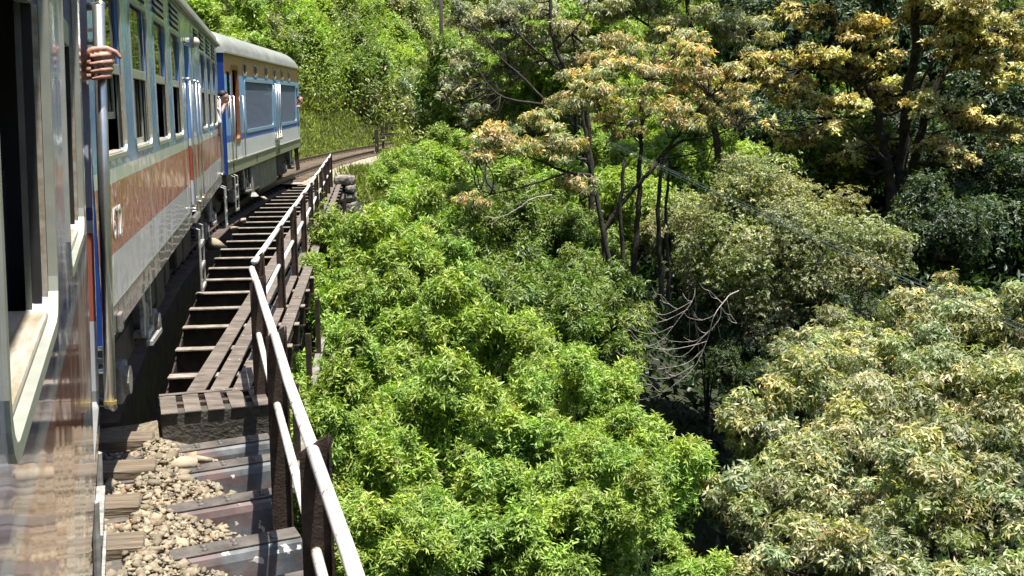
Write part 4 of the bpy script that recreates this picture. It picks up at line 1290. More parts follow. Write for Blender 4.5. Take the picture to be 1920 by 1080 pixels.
# ------------------------------------------------------------------ foliage
def unit(a): return a / np.maximum(np.linalg.norm(a, axis=-1, keepdims=True), 1e-9)
def leaves_from(P, D, N, L, W, C, droop=0.15, tipcol=None):
    """folded two-triangle leaves"""
    n = len(P)
    S = unit(np.cross(D, N))
    V = np.empty((n, 4, 3), np.float32)
    L = L[:, None]; W = W[:, None]
    V[:, 0] = P
    V[:, 1] = P + D * L * 0.42 + S * W * 0.5 + N * W * 0.16
    V[:, 2] = P + D * L - N * L * droop
    V[:, 3] = P + D * L * 0.42 - S * W * 0.5 + N * W * 0.16
    idx = np.arange(n)[:, None] * 4
    Fc = np.concatenate([idx + np.array([[0, 1, 2]]), idx + np.array([[0, 2, 3]])], 1).reshape(-1, 3)
    return V.reshape(-1, 3), Fc, np.repeat(C, 4, axis=0)
def crown_arrays(rng, lobes, dens, k, L, W, colf, droop=0.25, shell=0.55, under=0.35, spread=(0.7, 1.6), jit=0.22, twig=0.6, lift=0.35, ragged=0.0, cap=1.0):
    Ps, Ds, Ns, Ls, Ws, Cs = [], [], [], [], [], []
    for lb in lobes:
        c = np.array(lb[:3]); r = np.array(lb[3:6])
        area = 4 * np.pi * ((r[0] * r[1]) ** 1.6 / 3 + (r[0] * r[2]) ** 1.6 / 3 + (r[1] * r[2]) ** 1.6 / 3) ** (1 / 1.6)
        n = max(4, int(dens * area))
        d = unit(rng.normal(size=(n * 2, 3)))
        keep = rng.random(n * 2) < (under + (1 - under) * ((d[:, 2] + 1) / 2) ** cap)
        d = d[keep][:n]
        n = len(d)
        rad = 1 - (1 - shell) * rng.random(n) ** 1.8
        ph = rng.uniform(0, 6.28, 3); fq = rng.uniform(2.5, 5, 3)
        lump = 0.13 * (np.sin(d[:, 0] * fq[0] * 2 + ph[0]) + np.sin(d[:, 1] * fq[1] * 2 + ph[1]) + np.sin(d[:, 2] * fq[2] * 2 + ph[2]))
        rad = rad * (1 + lump) + rng.normal(size=n) * 0.03
        if ragged:
            wl = 6.5
            q = c + d * r
            hn = np.sin(q[:, 0] * wl + ph[0]) * np.sin(q[:, 1] * wl + ph[1]) + 0.6 * np.sin(q[:, 2] * wl * 1.3 + ph[2])
            kp = rng.random(n) < np.clip(1.0 + ragged * 1.6 * (hn + 0.15), 0.12, 1.0)
            d, rad = d[kp], rad[kp]; n = len(d)
            ld = rng.random(n) < 0.16
            rad = rad + ld * rng.exponential(0.16, n) * ragged * 2.0
        tint = rng.uniform(0.75, 1.2) * np.array([rng.uniform(0.88, 1.12), 1.0, rng.uniform(0.8, 1.2)])
        pos = c + d * r * rad[:, None]
        td = unit(d * 0.9 + np.array([0, 0, lift]) + rng.normal(size=(n, 3)) * 0.35)
        e1 = unit(np.cross(td, rng.normal(size=(n, 3)))); e2 = np.cross(td, e1)
        for j in range(k):
            a = 2 * np.pi * j / k + rng.uniform(-0.5, 0.5, n) + 0.0
            el = rng.uniform(spread[0], spread[1], n)
            D = td * np.cos(el)[:, None] + (e1 * np.cos(a)[:, None] + e2 * np.sin(a)[:, None]) * np.sin(el)[:, None]
            D = D + np.array([0, 0, -1.0]) * (droop * rng.uniform(0.4, 1.6, n))[:, None]
            D = unit(D)
            N = td - D * np.sum(td * D, 1, keepdims=True)
            N = unit(N + rng.normal(size=(n, 3)) * jit)
            N = unit(N - D * np.sum(N * D, 1, keepdims=True))
            ll = L * rng.uniform(0.65, 1.25, n)
            Ps.append(pos + td * (rng.uniform(-twig, twig * 0.4, n) * L)[:, None]); Ds.append(D); Ns.append(N)
            Ls.append(ll); Ws.append(ll * W / L * rng.uniform(0.8, 1.2, n))
            Cs.append(colf(rng, n, rad, d, pos, j, k) * tint)
    return [np.concatenate(x) for x in (Ps, Ds, Ns, Ls, Ws, Cs)]
def build_crown(name, arrs, mat_, parent, kind='stuff'):
    P, D, N, L, W, C = arrs
    V, Fc, Cc = leaves_from(P, D, N, L, W, C)
    o = fast_mesh(name, V, Fc, Cc, mat_, parent)
    if kind: o['kind'] = kind
    return o
def mixc(a, b, t):
    t = np.asarray(t)[:, None]
    return np.array(a) * (1 - t) + np.array(b) * t

def col_lime(rng, n, rad, d, pos, j, k):
    t = np.clip(rng.normal(0.5, 0.25, n), 0, 1)
    c = mixc((0.135, 0.235, 0.038), (0.47, 0.60, 0.125), t)
    dry = rng.random(n) < 0.025
    c[dry] = np.array([0.30, 0.24, 0.10])
    return c * rng.uniform(0.8, 1.15, (n, 1))
def col_green(rng, n, rad, d, pos, j, k):
    t = np.clip(rng.normal(0.4, 0.25, n), 0, 1)
    c = mixc((0.07, 0.13, 0.03), (0.32, 0.40, 0.09), t)
    return c * rng.uniform(0.75, 1.2, (n, 1))
def col_shade(rng, n, rad, d, pos, j, k):  # deep greens with the shade of neighbouring trees put into the leaf colour
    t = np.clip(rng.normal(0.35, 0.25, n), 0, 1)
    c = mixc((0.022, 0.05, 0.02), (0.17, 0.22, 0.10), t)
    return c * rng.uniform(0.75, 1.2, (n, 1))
def col_olive(rng, n, rad, d, pos, j, k):
    t = np.clip(rng.normal(0.5, 0.28, n), 0, 1)
    c = mixc((0.09, 0.12, 0.045), (0.56, 0.56, 0.32), t)
    return c * rng.uniform(0.75, 1.2, (n, 1))
def col_cream(rng, n, rad, d, pos, j, k):
    """leathery green leaves, new growth cream to orange on the outer tips"""
    t = np.clip(rng.normal(0.45, 0.25, n), 0, 1)
    c = mixc((0.17, 0.205, 0.09), (0.58, 0.60, 0.37), t)
    fl = 0.5 + 0.5 * np.sin(pos[:, 0] * 2.1 + 1.3) * np.sin(pos[:, 2] * 2.6 + pos[:, 1] * 1.3)
    young = (rad > 0.93) & (d[:, 2] > -0.1) & (rng.random(n) < 0.06 + 0.36 * fl)
    yc = mixc((0.80, 0.72, 0.48), (0.76, 0.58, 0.30), rng.random(n))
    c = np.where(young[:, None], yc, c)
    return c * rng.uniform(0.75, 1.2, (n, 1))
def col_orange(rng, n, rad, d, pos, j, k):
    t = np.clip(rng.normal(0.4, 0.25, n), 0, 1)
    c = mixc((0.20, 0.23, 0.10), (0.66, 0.67, 0.42), t)
    fl = 0.5 + 0.5 * np.sin(pos[:, 0] * 1.7 + 0.3) * np.sin(pos[:, 2] * 2.2 + 0.9)
    young = (rad > 0.86) & (d[:, 2] > -0.25) & (rng.random(n) < 0.36 + 0.5 * fl)
    yc = mixc((0.86, 0.68, 0.46), (0.86, 0.53, 0.24), rng.random(n))
    c = np.where(young[:, None], yc, c)
    return c * rng.uniform(0.75, 1.2, (n, 1))
def col_pale(rng, n, rad, d, pos, j, k):
    t = np.clip(rng.normal(0.45, 0.25, n), 0, 1)
    c = mixc((0.13, 0.16, 0.075), (0.62, 0.61, 0.42), t)
    young = (rad > 0.9) & (rng.random(n) < 0.25)
    c = np.where(young[:, None], mixc((0.66, 0.55, 0.42), (0.60, 0.56, 0.44), rng.random(n)), c)
    return c * rng.uniform(0.75, 1.2, (n, 1))
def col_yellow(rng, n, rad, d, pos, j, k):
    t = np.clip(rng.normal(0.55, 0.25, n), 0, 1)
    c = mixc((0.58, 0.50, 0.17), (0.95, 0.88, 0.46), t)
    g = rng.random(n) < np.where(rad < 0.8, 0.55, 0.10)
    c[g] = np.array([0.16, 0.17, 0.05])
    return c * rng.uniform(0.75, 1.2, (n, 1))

def limb(mb, pts, r0, r1, rr, wob=0.06, n=7, seg=5):
    """tapered wandering branch through control points"""
    P = [Vector(p) for p in pts]
    out = []
    for i in range(len(P) - 1):
        for s in range(seg):
            t = s / seg
            p0 = P[max(i - 1, 0)]; p1 = P[i]; p2 = P[i + 1]; p3 = P[min(i + 2, len(P) - 1)]
            q = 0.5 * ((2 * p1) + (p2 - p0) * t + (2 * p0 - 5 * p1 + 4 * p2 - p3) * t * t + (3 * p1 - p0 - 3 * p2 + p3) * t ** 3)
            if out: q = q + Vector((rr.uniform(-1, 1), rr.uniform(-1, 1), rr.uniform(-1, 1))) * wob * (r0 + r1)
            out.append(q)
    out.append(P[-1])
    m = len(out)
    mb.tube(out, [r0 + (r1 - r0) * (i / (m - 1)) ** 0.8 for i in range(m)], n)
    return out
def twigs_to(mb, start, lobes, rr, r0, per=3, rt=0.012):
    for lb in lobes:
        c = Vector(lb[:3])
        mid = Vector(start).lerp(c, 0.55) + Vector((rr.uniform(-.2, .2), rr.uniform(-.2, .2), rr.uniform(-0.25, 0.05)))
        limb(mb, [start, mid, c], r0, r0 * 0.45, rr, 0.5, 6, 4)
        for k in range(per):
            e = c + Vector((rr.uniform(-1, 1) * lb[3], rr.uniform(-1, 1) * lb[4], rr.uniform(-0.3, 1) * lb[5])) * 0.85
            limb(mb, [mid.lerp(c, rr.uniform(0.2, 1.0)), c.lerp(e, 0.5) + Vector((0, 0, -0.05)), e], r0 * 0.35, rt * 0.5, rr, 0.8, 5, 3)

# ---- lime green shrubs below and beyond the bridge
def dome_lobes(rng, R, H, n, rl):
    # several uneven mounds with deep clefts between them, each topped with small sprays
    lobes = []
    mounds = []
    tries = 0
    while len(mounds) < 9 and tries < 3000:
        tries += 1
        a = rng.uniform(0, 2 * np.pi); q = rng.random() ** 0.5
        rm = R * rng.uniform(0.24, 0.42)
        p = np.array([R * 0.8 * q * np.cos(a), R * 0.8 * q * np.sin(a)])
        if all(np.hypot(*(p - o)) > 0.92 * (rm + ro) for o, ro in mounds):
            mounds.append((p, rm))
            zc = H * (0.42 + 0.28 * np.cos(q * 1.4)) + rng.uniform(-0.16, 0.16) * H
            lobes.append((p[0], p[1], zc - rm * 0.9, rm * 0.62, rm * 0.62, rm * 1.3))
            m = max(4, int(n / 9 * (rm / (0.33 * R)) ** 2))
            for i in range(m):
                az = rng.uniform(0, 2 * np.pi); th = 1.45 * rng.random() ** 0.6
                r = rl * rng.uniform(0.65, 1.4)
                c = np.array([p[0] + rm * 0.85 * np.sin(th) * np.cos(az), p[1] + rm * 0.85 * np.sin(th) * np.sin(az), zc + rm * 1.1 * (np.cos(th) - 0.35)])
                lobes.append((*c, r, r, r * rng.uniform(0.8, 1.3)))
    return lobes
def shrub_template(seed, colf, R, H, n, rl, dens, k, L, W, **kw):
    rng = np.random.default_rng(seed)
    lobes = dome_lobes(rng, R, H, n, rl)
    arrs = crown_arrays(rng, lobes, dens, k, L, W, colf, **kw)
    V, Fc, Cc = leaves_from(*arrs)
    rr = random.Random(seed)
    mb = MB()
    for lb in lobes[1::4]:
        limb(mb, [(rr.uniform(-.15, .15), rr.uniform(-.15, .15), -3.2), (lb[0] * 0.25, lb[1] * 0.25, 0.0), (lb[0] * 0.8, lb[1] * 0.8, lb[2]), (lb[0], lb[1], lb[2] + lb[5] * 0.6)], 0.045, 0.008, rr, 0.6, 5, 3)
    return (V, Fc, Cc), mb
def place_shrub(tmpl, name, label, cat, mat_, loc, rz, sc, group):
    T = thing(name, label, cat, loc, (0, 0, rz), group); T.scale = sc
    if 'crown' not in tmpl:
        (V, Fc, Cc), mb = tmpl['src']
        o = fast_mesh('crown', V, Fc, Cc, mat_, T); o['kind'] = 'stuff'
        s = mb.build('stems', M['bark'], T); s['kind'] = 'stuff'
        tmpl['crown'] = o.data; tmpl['stems'] = s.data
    else:
        o = inst('crown', tmpl['crown'], T); o['kind'] = 'stuff'
        s = inst('stems', tmpl['stems'], T); s['kind'] = 'stuff'
    return T

limeT = [dict(src=shrub_template(100 + i, col_lime, 1.5, 2.7, 80, 0.21, 84, 11, 0.112, 0.029, droop=0.2, shell=0.35, twig=1.7, lift=0.75, spread=(0.6, 1.45), ragged=0.35, under=0.03, cap=1.8)) for i in range(4)]
farT = [dict(src=shrub_template(130 + i, col_lime, 1.6, 2.8, 70, 0.26, 54, 9, 0.14, 0.038, droop=0.2, shell=0.35, twig=1.7, lift=0.75, spread=(0.6, 1.45), ragged=0.35, under=0.03, cap=1.8)) for i in range(2)]
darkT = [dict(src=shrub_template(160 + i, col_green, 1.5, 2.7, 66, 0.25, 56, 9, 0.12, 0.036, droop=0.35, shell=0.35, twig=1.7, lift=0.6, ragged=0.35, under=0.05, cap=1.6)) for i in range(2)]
H0 = 1.55
LIME = [ # px, py of the crown centre, distance, scale, template, where
    (650, 548, 20.0, 0.75, 'n', 'hugging the far part of the bridge railing, beside the posts'),
    (690, 480, 24.5, 0.78, 'f', 'just below the rough stone pillar'),
    (780, 430, 27.0, 1.0, 'f', 'to the right of the stone pillar, half in shade'),
    (748, 352, 34.5, 0.78, 'f', 'under the dark timber barrier'),
    (835, 290, 37.0, 0.98, 'f', 'tallest, right of the timber barrier'),
    (800, 350, 33.0, 1.15, 'f', 'left of the drooping orange leaves'),
    (870, 400, 30.0, 1.0, 'f', 'directly behind the lowest orange leaf cluster'),
    (625, 610, 16.8, 0.8, 'n', 'right beside the kink of the bridge railing'),
    (700, 545, 19.0, 1.0, 'n', 'bright, in the middle left of the slope'),
    (790, 540, 20.5, 1.0, 'n', 'with the rounded top left of the dark hollow'),
    (640, 740, 13.6, 0.75, 'n', 'beside the third post of the near railing'),
    (735, 680, 15.4, 0.95, 'n', 'with pale twiggy gaps, mid slope'),
    (840, 680, 16.2, 0.9, 'n', 'below the rounded top, mid slope'),
    (950, 680, 16.8, 0.95, 'n', 'with a peaked top in the centre of the picture'),
    (1050, 730, 15.8, 0.75, 'n', 'left of the bare drooping branches'),
    (665, 880, 11.3, 0.72, 'n', 'outside the nearest railing post'),
    (770, 830, 12.2, 0.85, 'n', 'second out from the nearest railing post'),
    (890, 830, 12.8, 0.85, 'n', 'lower centre, with a domed bright top'),
    (1000, 840, 13.0, 0.8, 'n', 'lower centre, left of the dark gap'),
    (1120, 860, 13.2, 0.75, 'n', 'at the brink of the dark gap'),
    (690, 1030, 9.6, 0.68, 'n', 'at the bottom edge beside the white pipe'),
    (790, 990, 10.2, 0.72, 'n', 'at the bottom edge, second from the railing'),
    (900, 980, 10.5, 0.74, 'n', 'at the bottom edge, third from the railing'),
    (1010, 1000, 10.6, 0.70, 'n', 'at the bottom edge, fourth from the railing'),
    (1110, 980, 11.0, 0.68, 'n', 'at the bottom edge, fifth from the railing'),
    (1200, 940, 12.2, 0.70, 'n', 'at the bottom, left of the cream shrub'),
    (1230, 1050, 11.0, 0.66, 'n', 'at the bottom edge, nearest to the cream shrubs'),
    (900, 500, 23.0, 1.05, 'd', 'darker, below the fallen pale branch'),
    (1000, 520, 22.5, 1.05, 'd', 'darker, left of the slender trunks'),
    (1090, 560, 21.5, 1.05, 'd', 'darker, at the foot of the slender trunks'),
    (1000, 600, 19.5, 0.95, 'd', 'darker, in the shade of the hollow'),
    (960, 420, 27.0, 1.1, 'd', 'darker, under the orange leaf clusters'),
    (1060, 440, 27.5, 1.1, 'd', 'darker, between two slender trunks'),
    (1105, 795, 14.5, 0.66, 'n', 'at the upper lip of the dark gap'),
    (1090, 640, 18.5, 0.9, 'd', 'darker, left of the bare twigs'),
    (1060, 800, 13.9, 0.7, 'n', 'left of the gap, below the peaked one'),
    (1000, 330, 34.0, 1.2, 'f', 'seen through the branches of the orange tipped tree'),
    (1290, 300, 34.0, 1.1, 'f', 'seen between orange tipped tree and yellow tree'),
    (1010, 130, 48.0, 1.6, 'f', 'high up behind the pale tree'),
    (1170, 250, 40.0, 1.3, 'f', 'behind the trunk of the orange tipped tree'),
]
rr_ = random.Random(77)
for i, (px, py, Y, s, tk, where) in enumerate(LIME):
    c = at(px, py, Y)
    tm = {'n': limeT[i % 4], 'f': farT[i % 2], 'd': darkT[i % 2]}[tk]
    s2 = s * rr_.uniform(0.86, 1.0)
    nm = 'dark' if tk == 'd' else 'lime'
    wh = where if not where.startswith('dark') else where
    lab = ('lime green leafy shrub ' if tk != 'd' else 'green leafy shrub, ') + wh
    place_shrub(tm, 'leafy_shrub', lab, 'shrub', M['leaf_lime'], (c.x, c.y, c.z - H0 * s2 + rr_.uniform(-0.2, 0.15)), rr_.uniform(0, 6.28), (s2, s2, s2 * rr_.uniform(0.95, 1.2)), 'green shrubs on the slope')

# ---- trees drawn by lobes placed in space
def lobe_px(px, py, Y, rx, ry, depth=None):
    c = at(px, py, Y); k = Y / F
    return (c.x, c.y, c.z, rx * k, (depth if depth else rx * k * 0.9), ry * k)
def tree(name, label, cat, stems, lobes, dens, k, L, W, colf, mat_, seed, bark='bark', per=3, group=None, **kw):
    """stems: list of (polyline of points, r0, r1); lobes are fed from the nearest stem point"""
    rng = np.random.default_rng(seed); rr = random.Random(seed)
    T = thing(name, label, cat, group=group)
    tr = MB()
    nodes = []
    for pts, r0, r1 in stems:
        out = limb(tr, pts, r0, r1, rr, 0.22, 9, 5)
        nodes += [(p, r0 + (r1 - r0) * i / len(out)) for i, p in enumerate(out)][3:]
    tr.build('trunk', M[bark], T, smooth=True)
    br = MB()
    for lb in lobes:
        c = Vector(lb[:3])
        best = min(nodes, key=lambda q: (q[0] - c).length + max(0, q[0].z - c.z) * 0.8)
        twigs_to(br, best[0], [lb], rr, min(max(best[1] * 0.55, 0.018), 0.06), per)
    if lobes:
        b = br.build('branches', M[bark], T, smooth=True); b['kind'] = 'stuff'
        build_crown('crown', crown_arrays(rng, lobes, dens, k, L, W, colf, **kw), mat_, T)
    return T
def sub(lobes, rng, n, f, flat=0.85):
    """break each lobe into n smaller clumps inside it"""
    out = []
    for lb in lobes:
        for i in range(n):
            d = unit(rng.normal(size=3)); q = rng.uniform(0.35, 0.9)
            c = np.array(lb[:3]) + d * np.array(lb[3:6]) * q
            r = np.array(lb[3:6]) * f * rng.uniform(0.75, 1.25)
            m = (r[0] * r[1] * r[2]) ** (1 / 3)
            r = (0.5 * r + 0.5 * m) * np.array([1.1, 1.1, flat])
            out.append((*c, *r))
    return out
rngt = np.random.default_rng(41)
P_ = lambda pts, Y: [at(x, y, Y + (q[0] if q else 0)) for x, y, *q in pts]

# orange tipped tree in the middle
Yo = 25.0
big = [lobe_px(1230, 110, Yo, 130, 65), lobe_px(1120, 165, Yo - 0.5, 95, 75), lobe_px(1330, 140, Yo, 90, 70), lobe_px(1230, 190, Yo - 0.6, 90, 50), lobe_px(1360, 215, Yo + 0.3, 70, 60), lobe_px(1160, 230, Yo - 0.3, 60, 30), lobe_px(1060, 190, Yo - 0.4, 55, 35), lobe_px(1290, 225, Yo - 0.8, 60, 30), lobe_px(1400, 190, Yo + 0.2, 40, 40), lobe_px(1280, 75, Yo + 0.2, 70, 30)]
lob = sub(big, rngt, 15, 0.25, 0.62)
tree('orange_tipped_tree', 'tree in the centre with orange young leaves on top and forked dark trunk', 'tree',
     [(P_([(1183, 620), (1188, 520), (1196, 400), (1200, 320), (1204, 220), (1215, 150)], Yo), 0.10, 0.03),
      (P_([(1128, 600), (1132, 470), (1140, 420), (1180, 365), (1216, 325), (1250, 280), (1290, 230), (1330, 180)], Yo - 0.4), 0.08, 0.025),
      (P_([(1216, 325), (1270, 268), (1330, 256), (1384, 236)], Yo - 0.4), 0.045, 0.012),
      (P_([(1205, 260), (1160, 215), (1120, 195)], Yo), 0.05, 0.02),
      (P_([(1230, 300), (1300, 288), (1370, 262)], Yo - 0.5), 0.03, 0.008)],
     lob, 50, 6, 0.118, 0.035, col_orange, M['leaf_gloss'], 51, per=2, droop=0.8, shell=0.45, under=0.08, cap=1.4)
# second, lower orange clusters to the left of it
big = [lobe_px(960, 265, 23.5, 95, 42), lobe_px(1060, 275, 23.5, 55, 35), lobe_px(905, 285, 23.3, 45, 28), lobe_px(890, 375, 22.5, 36, 32), lobe_px(1080, 340, 23.5, 50, 22), lobe_px(1000, 225, 23.8, 60, 25)]
lob = sub(big, rngt, 10, 0.36, 0.65)
tree('orange_tipped_tree', 'smaller drooping tree with orange leaf clusters, left of the forked trunk', 'tree',
     [(P_([(1150, 620), (1140, 480), (1110, 330), (1098, 250), (1090, 190)], 23.8), 0.075, 0.03),
      (P_([(1108, 330), (1060, 322), (1010, 300), (960, 285)], 23.6), 0.045, 0.015),
      (P_([(1100, 300), (1060, 290), (1020, 250)], 23.7), 0.035, 0.012),
      (P_([(1060, 325), (980, 350), (920, 365), (893, 372)], 23.2), 0.03, 0.010)],
     lob, 60, 6, 0.112, 0.034, col_orange, M['leaf_gloss'], 52, per=2, droop=0.8, shell=0.45, under=0.08, cap=1.4)
# pale grey-green tree behind, upper left
big = [lobe_px(930, 60, 29, 90, 60), lobe_px(870, 150, 28.5, 55, 60), lobe_px(850, 175, 28, 35, 25), lobe_px(1020, 40, 29, 90, 50), lobe_px(890, 215, 28, 40, 25), lobe_px(980, 110, 29.3, 60, 40), lobe_px(930, 150, 29.2, 50, 30), lobe_px(900, 20, 29, 60, 40), lobe_px(1070, 90, 29.5, 60, 35), lobe_px(980, 10, 29.3, 70, 40)]
lob = sub(big, rngt, 13, 0.28, 0.65)
tree('pale_leaved_tree', 'pale grey green tree with long bare limbs reaching left, next to the pole', 'tree',
     [(P_([(1120, 640), (1112, 420), (1105, 280), (1098, 200), (1060, 130), (1035, 60), (1030, -30)], 28), 0.10, 0.04),
      (P_([(1098, 220), (1040, 200), (980, 190), (930, 175), (890, 120)], 28), 0.06, 0.015),
      (P_([(1030, 198), (985, 150), (940, 110), (900, 60)], 28), 0.045, 0.012),
      (P_([(1060, 140), (1000, 90), (950, 40)], 28.3), 0.04, 0.012),
      (P_([(1045, 90), (1090, 40), (1110, -10)], 28.3), 0.04, 0.012)],
     lob, 50, 6, 0.125, 0.036, col_pale, M['leaf_gloss'], 53, per=3, droop=0.8, shell=0.4, under=0.12, cap=1.3)
# pale tree at the top centre, further back
big = [lobe_px(1290, 25, 33, 120, 55), lobe_px(1150, 10, 33, 90, 45), lobe_px(1400, 50, 33, 80, 60), lobe_px(1330, -60, 33, 130, 60), lobe_px(1180, -70, 33, 120, 60)]
lob = sub(big, rngt, 13, 0.28, 0.65)
tree('pale_leaved_tree', 'pale leaved tree at the top centre behind the orange crown', 'tree',
     [(P_([(1360, 480), (1350, 330), (1330, 200), (1300, 100), (1290, 0), (1290, -80)], 33), 0.15, 0.05),
      (P_([(1335, 220), (1370, 140), (1400, 60)], 33), 0.06, 0.02), (P_([(1305, 120), (1230, 60), (1170, 10), (1150, -40)], 33), 0.06, 0.02)],
     lob, 42, 6, 0.14, 0.042, col_pale, M['leaf_gloss'], 54, per=2, droop=0.8, shell=0.4, under=0.12, cap=1.3)
# big yellow tree on the right
Yy = 31.0
big = [lobe_px(1530, 105, Yy - 1, 75, 30), lobe_px(1460, 150, Yy - 1, 60, 32), lobe_px(1590, 130, Yy, 50, 25), lobe_px(1570, 200, Yy - 1.3, 60, 28), lobe_px(1560, 240, Yy - 1.5, 45, 18), lobe_px(1490, 190, Yy - 0.6, 50, 25),
       lobe_px(1500, 25, Yy, 55, 30), lobe_px(1640, 190, Yy + 1.5, 50, 40), lobe_px(1680, 150, Yy + 1.5, 60, 50),
       lobe_px(1830, 20, Yy - 1, 95, 38), lobe_px(1850, 70, Yy - 1.2, 45, 22), lobe_px(1820, 120, Yy - 0.6, 55, 25), lobe_px(1880, 145, Yy - 1, 45, 30), lobe_px(1740, 30, Yy, 60, 35), lobe_px(1900, 50, Yy, 50, 30),
       lobe_px(1770, 275, Yy - 1, 50, 25), lobe_px(1800, 300, Yy - 1.2, 35, 16), lobe_px(1660, 280, Yy + 1, 40, 25), lobe_px(1440, 235, Yy - 1.5, 16, 18), lobe_px(1590, -40, Yy, 120, 40), lobe_px(1780, -50, Yy, 140, 45), lobe_px(1950, 100, Yy, 60, 40), lobe_px(1430, 120, Yy - 0.8, 50, 30), lobe_px(1620, 60, Yy - 0.6, 70, 30), lobe_px(1650, 110, Yy - 1, 45, 25), lobe_px(1780, 90, Yy - 1, 60, 30), lobe_px(1730, 190, Yy - 1, 60, 30), lobe_px(1820, 220, Yy - 0.8, 60, 30), lobe_px(1500, 260, Yy - 0.5, 45, 25), lobe_px(1600, 290, Yy, 45, 25), lobe_px(1880, 250, Yy, 50, 30)]
lob = sub(big, rngt, 8, 0.38, 0.6)
tree('yellow_leaved_tree', 'large tree with yellow leaves and several thick dark stems at right', 'tree',
     [(P_([(1672, 420), (1668, 340), (1655, 270), (1640, 200), (1600, 120), (1560, 30), (1540, -40)], Yy), 0.17, 0.05),
      (P_([(1690, 420), (1690, 330), (1700, 220), (1712, 110), (1720, 0), (1725, -80)], Yy + 0.2), 0.22, 0.08),
      (P_([(1706, 420), (1712, 330), (1735, 220), (1775, 130), (1830, 50), (1870, -20)], Yy), 0.17, 0.05),
      (P_([(1640, 205), (1600, 160), (1560, 130), (1500, 130)], Yy - 0.5), 0.06, 0.02),
      (P_([(1735, 225), (1790, 200), (1850, 165), (1900, 150)], Yy - 0.3), 0.06, 0.02),
      (P_([(1715, 300), (1745, 255), (1790, 240)], Yy - 0.5), 0.05, 0.02),
      (P_([(1660, 300), (1610, 250), (1570, 220)], Yy - 0.5), 0.05, 0.02),
      (P_([(1700, 240), (1730, 150), (1790, 60)], Yy + 0.5), 0.07, 0.02),
      (P_([(1650, 230), (1610, 100), (1640, 0)], Yy + 0.6), 0.06, 0.02)],
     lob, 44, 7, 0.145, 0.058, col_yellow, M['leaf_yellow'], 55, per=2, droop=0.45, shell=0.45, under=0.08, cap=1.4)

# creeper-draped shrub dome in the right middle
Yv = 20.0
big = [lobe_px(1480, 400, Yv, 140, 90, 1.3), lobe_px(1390, 480, Yv - 0.3, 110, 120, 1.2), lobe_px(1560, 470, Yv - 0.4, 110, 110, 1.2), lobe_px(1480, 540, Yv - 0.8, 130, 110, 1.0), lobe_px(1640, 470, Yv, 70, 60, 0.9), lobe_px(1330, 430, Yv + 0.2, 60, 90, 0.9), lobe_px(1420, 340, Yv + 0.2, 80, 50, 0.9)]
lob = sub(big, rngt, 13, 0.42)
T = tree('creeper_covered_shrub', 'rounded olive thicket draped in small leaved creeper, behind the cables', 'shrub',
     [(P_([(1500, 780), (1495, 650), (1485, 520), (1470, 420)], Yv), 0.12, 0.04), (P_([(1440, 760), (1430, 640), (1410, 500)], Yv + 0.3), 0.08, 0.03), (P_([(1560, 720), (1570, 620), (1580, 500)], Yv), 0.08, 0.03)],
     lob, 100, 6, 0.066, 0.030, col_olive, M['leaf_gloss'], 56, per=1, droop=0.3, shell=0.5, under=0.25, jit=0.5, ragged=0.5, cap=1.3)
vm = MB(); rv = random.Random(6)
for k in range(18):
    x = rv.uniform(1290, 1690); y0 = rv.uniform(440, 600)
    ln = rv.uniform(60, 170)
    Yk = Yv - 1.5 + rv.uniform(-0.2, 0.4)
    limb(vm, P_([(x, y0), (x + rv.uniform(-15, 15), y0 + ln * 0.5), (x + rv.uniform(-25, 25), y0 + ln)], Yk), 0.010, 0.005, rv, 1.5, 4, 3)
o = vm.build('hanging_vines', M['bark'], T); o['kind'] = 'stuff'

# cream tipped shrubs, lower right
CR = [
    ('wide glossy shrub with cream young leaves, lower right, beside the dark gap', [(1480, 800, 13.2, 140, 90), (1400, 790, 13.0, 70, 60), (1560, 720, 13.8, 120, 70), (1640, 800, 13.0, 130, 90), (1400, 960, 11.8, 90, 90), (1500, 900, 12.2, 120, 80), (1350, 930, 12.2, 45, 60), (1580, 830, 12.6, 110, 80), (1580, 950, 11.8, 100, 80)], (1560, 1250, 13.2), 61, 0.58),
    ('cream leaved shrub in the bottom right corner', [(1760, 880, 11.6, 130, 90), (1860, 960, 11.0, 120, 100), (1700, 1000, 11.0, 120, 80), (1560, 1020, 11.0, 110, 70), (1830, 1060, 10.4, 130, 70), (1440, 1060, 11.0, 80, 50), (1640, 1080, 10.6, 120, 60)], (1720, 1350, 11.4), 62, 0.52),
    ('cream leaved shrub at the right edge, just below the cables', [(1780, 640, 15.0, 130, 80), (1880, 600, 15.0, 100, 80), (1700, 680, 14.6, 110, 70), (1830, 730, 14.0, 130, 80), (1920, 700, 14.2, 100, 100), (1720, 590, 15.6, 70, 50), (1800, 545, 15.8, 50, 40), (1900, 820, 13.0, 80, 80)], (1830, 1150, 14.8), 63, 0.6),
    ('short cream leaved shrub between the thicket and the larger cream shrubs', [(1520, 640, 16.2, 70, 40), (1620, 610, 16.0, 80, 50), (1480, 680, 15.6, 60, 35), (1580, 660, 15.6, 80, 40)], (1560, 950, 16.0), 64, 0.5),
]
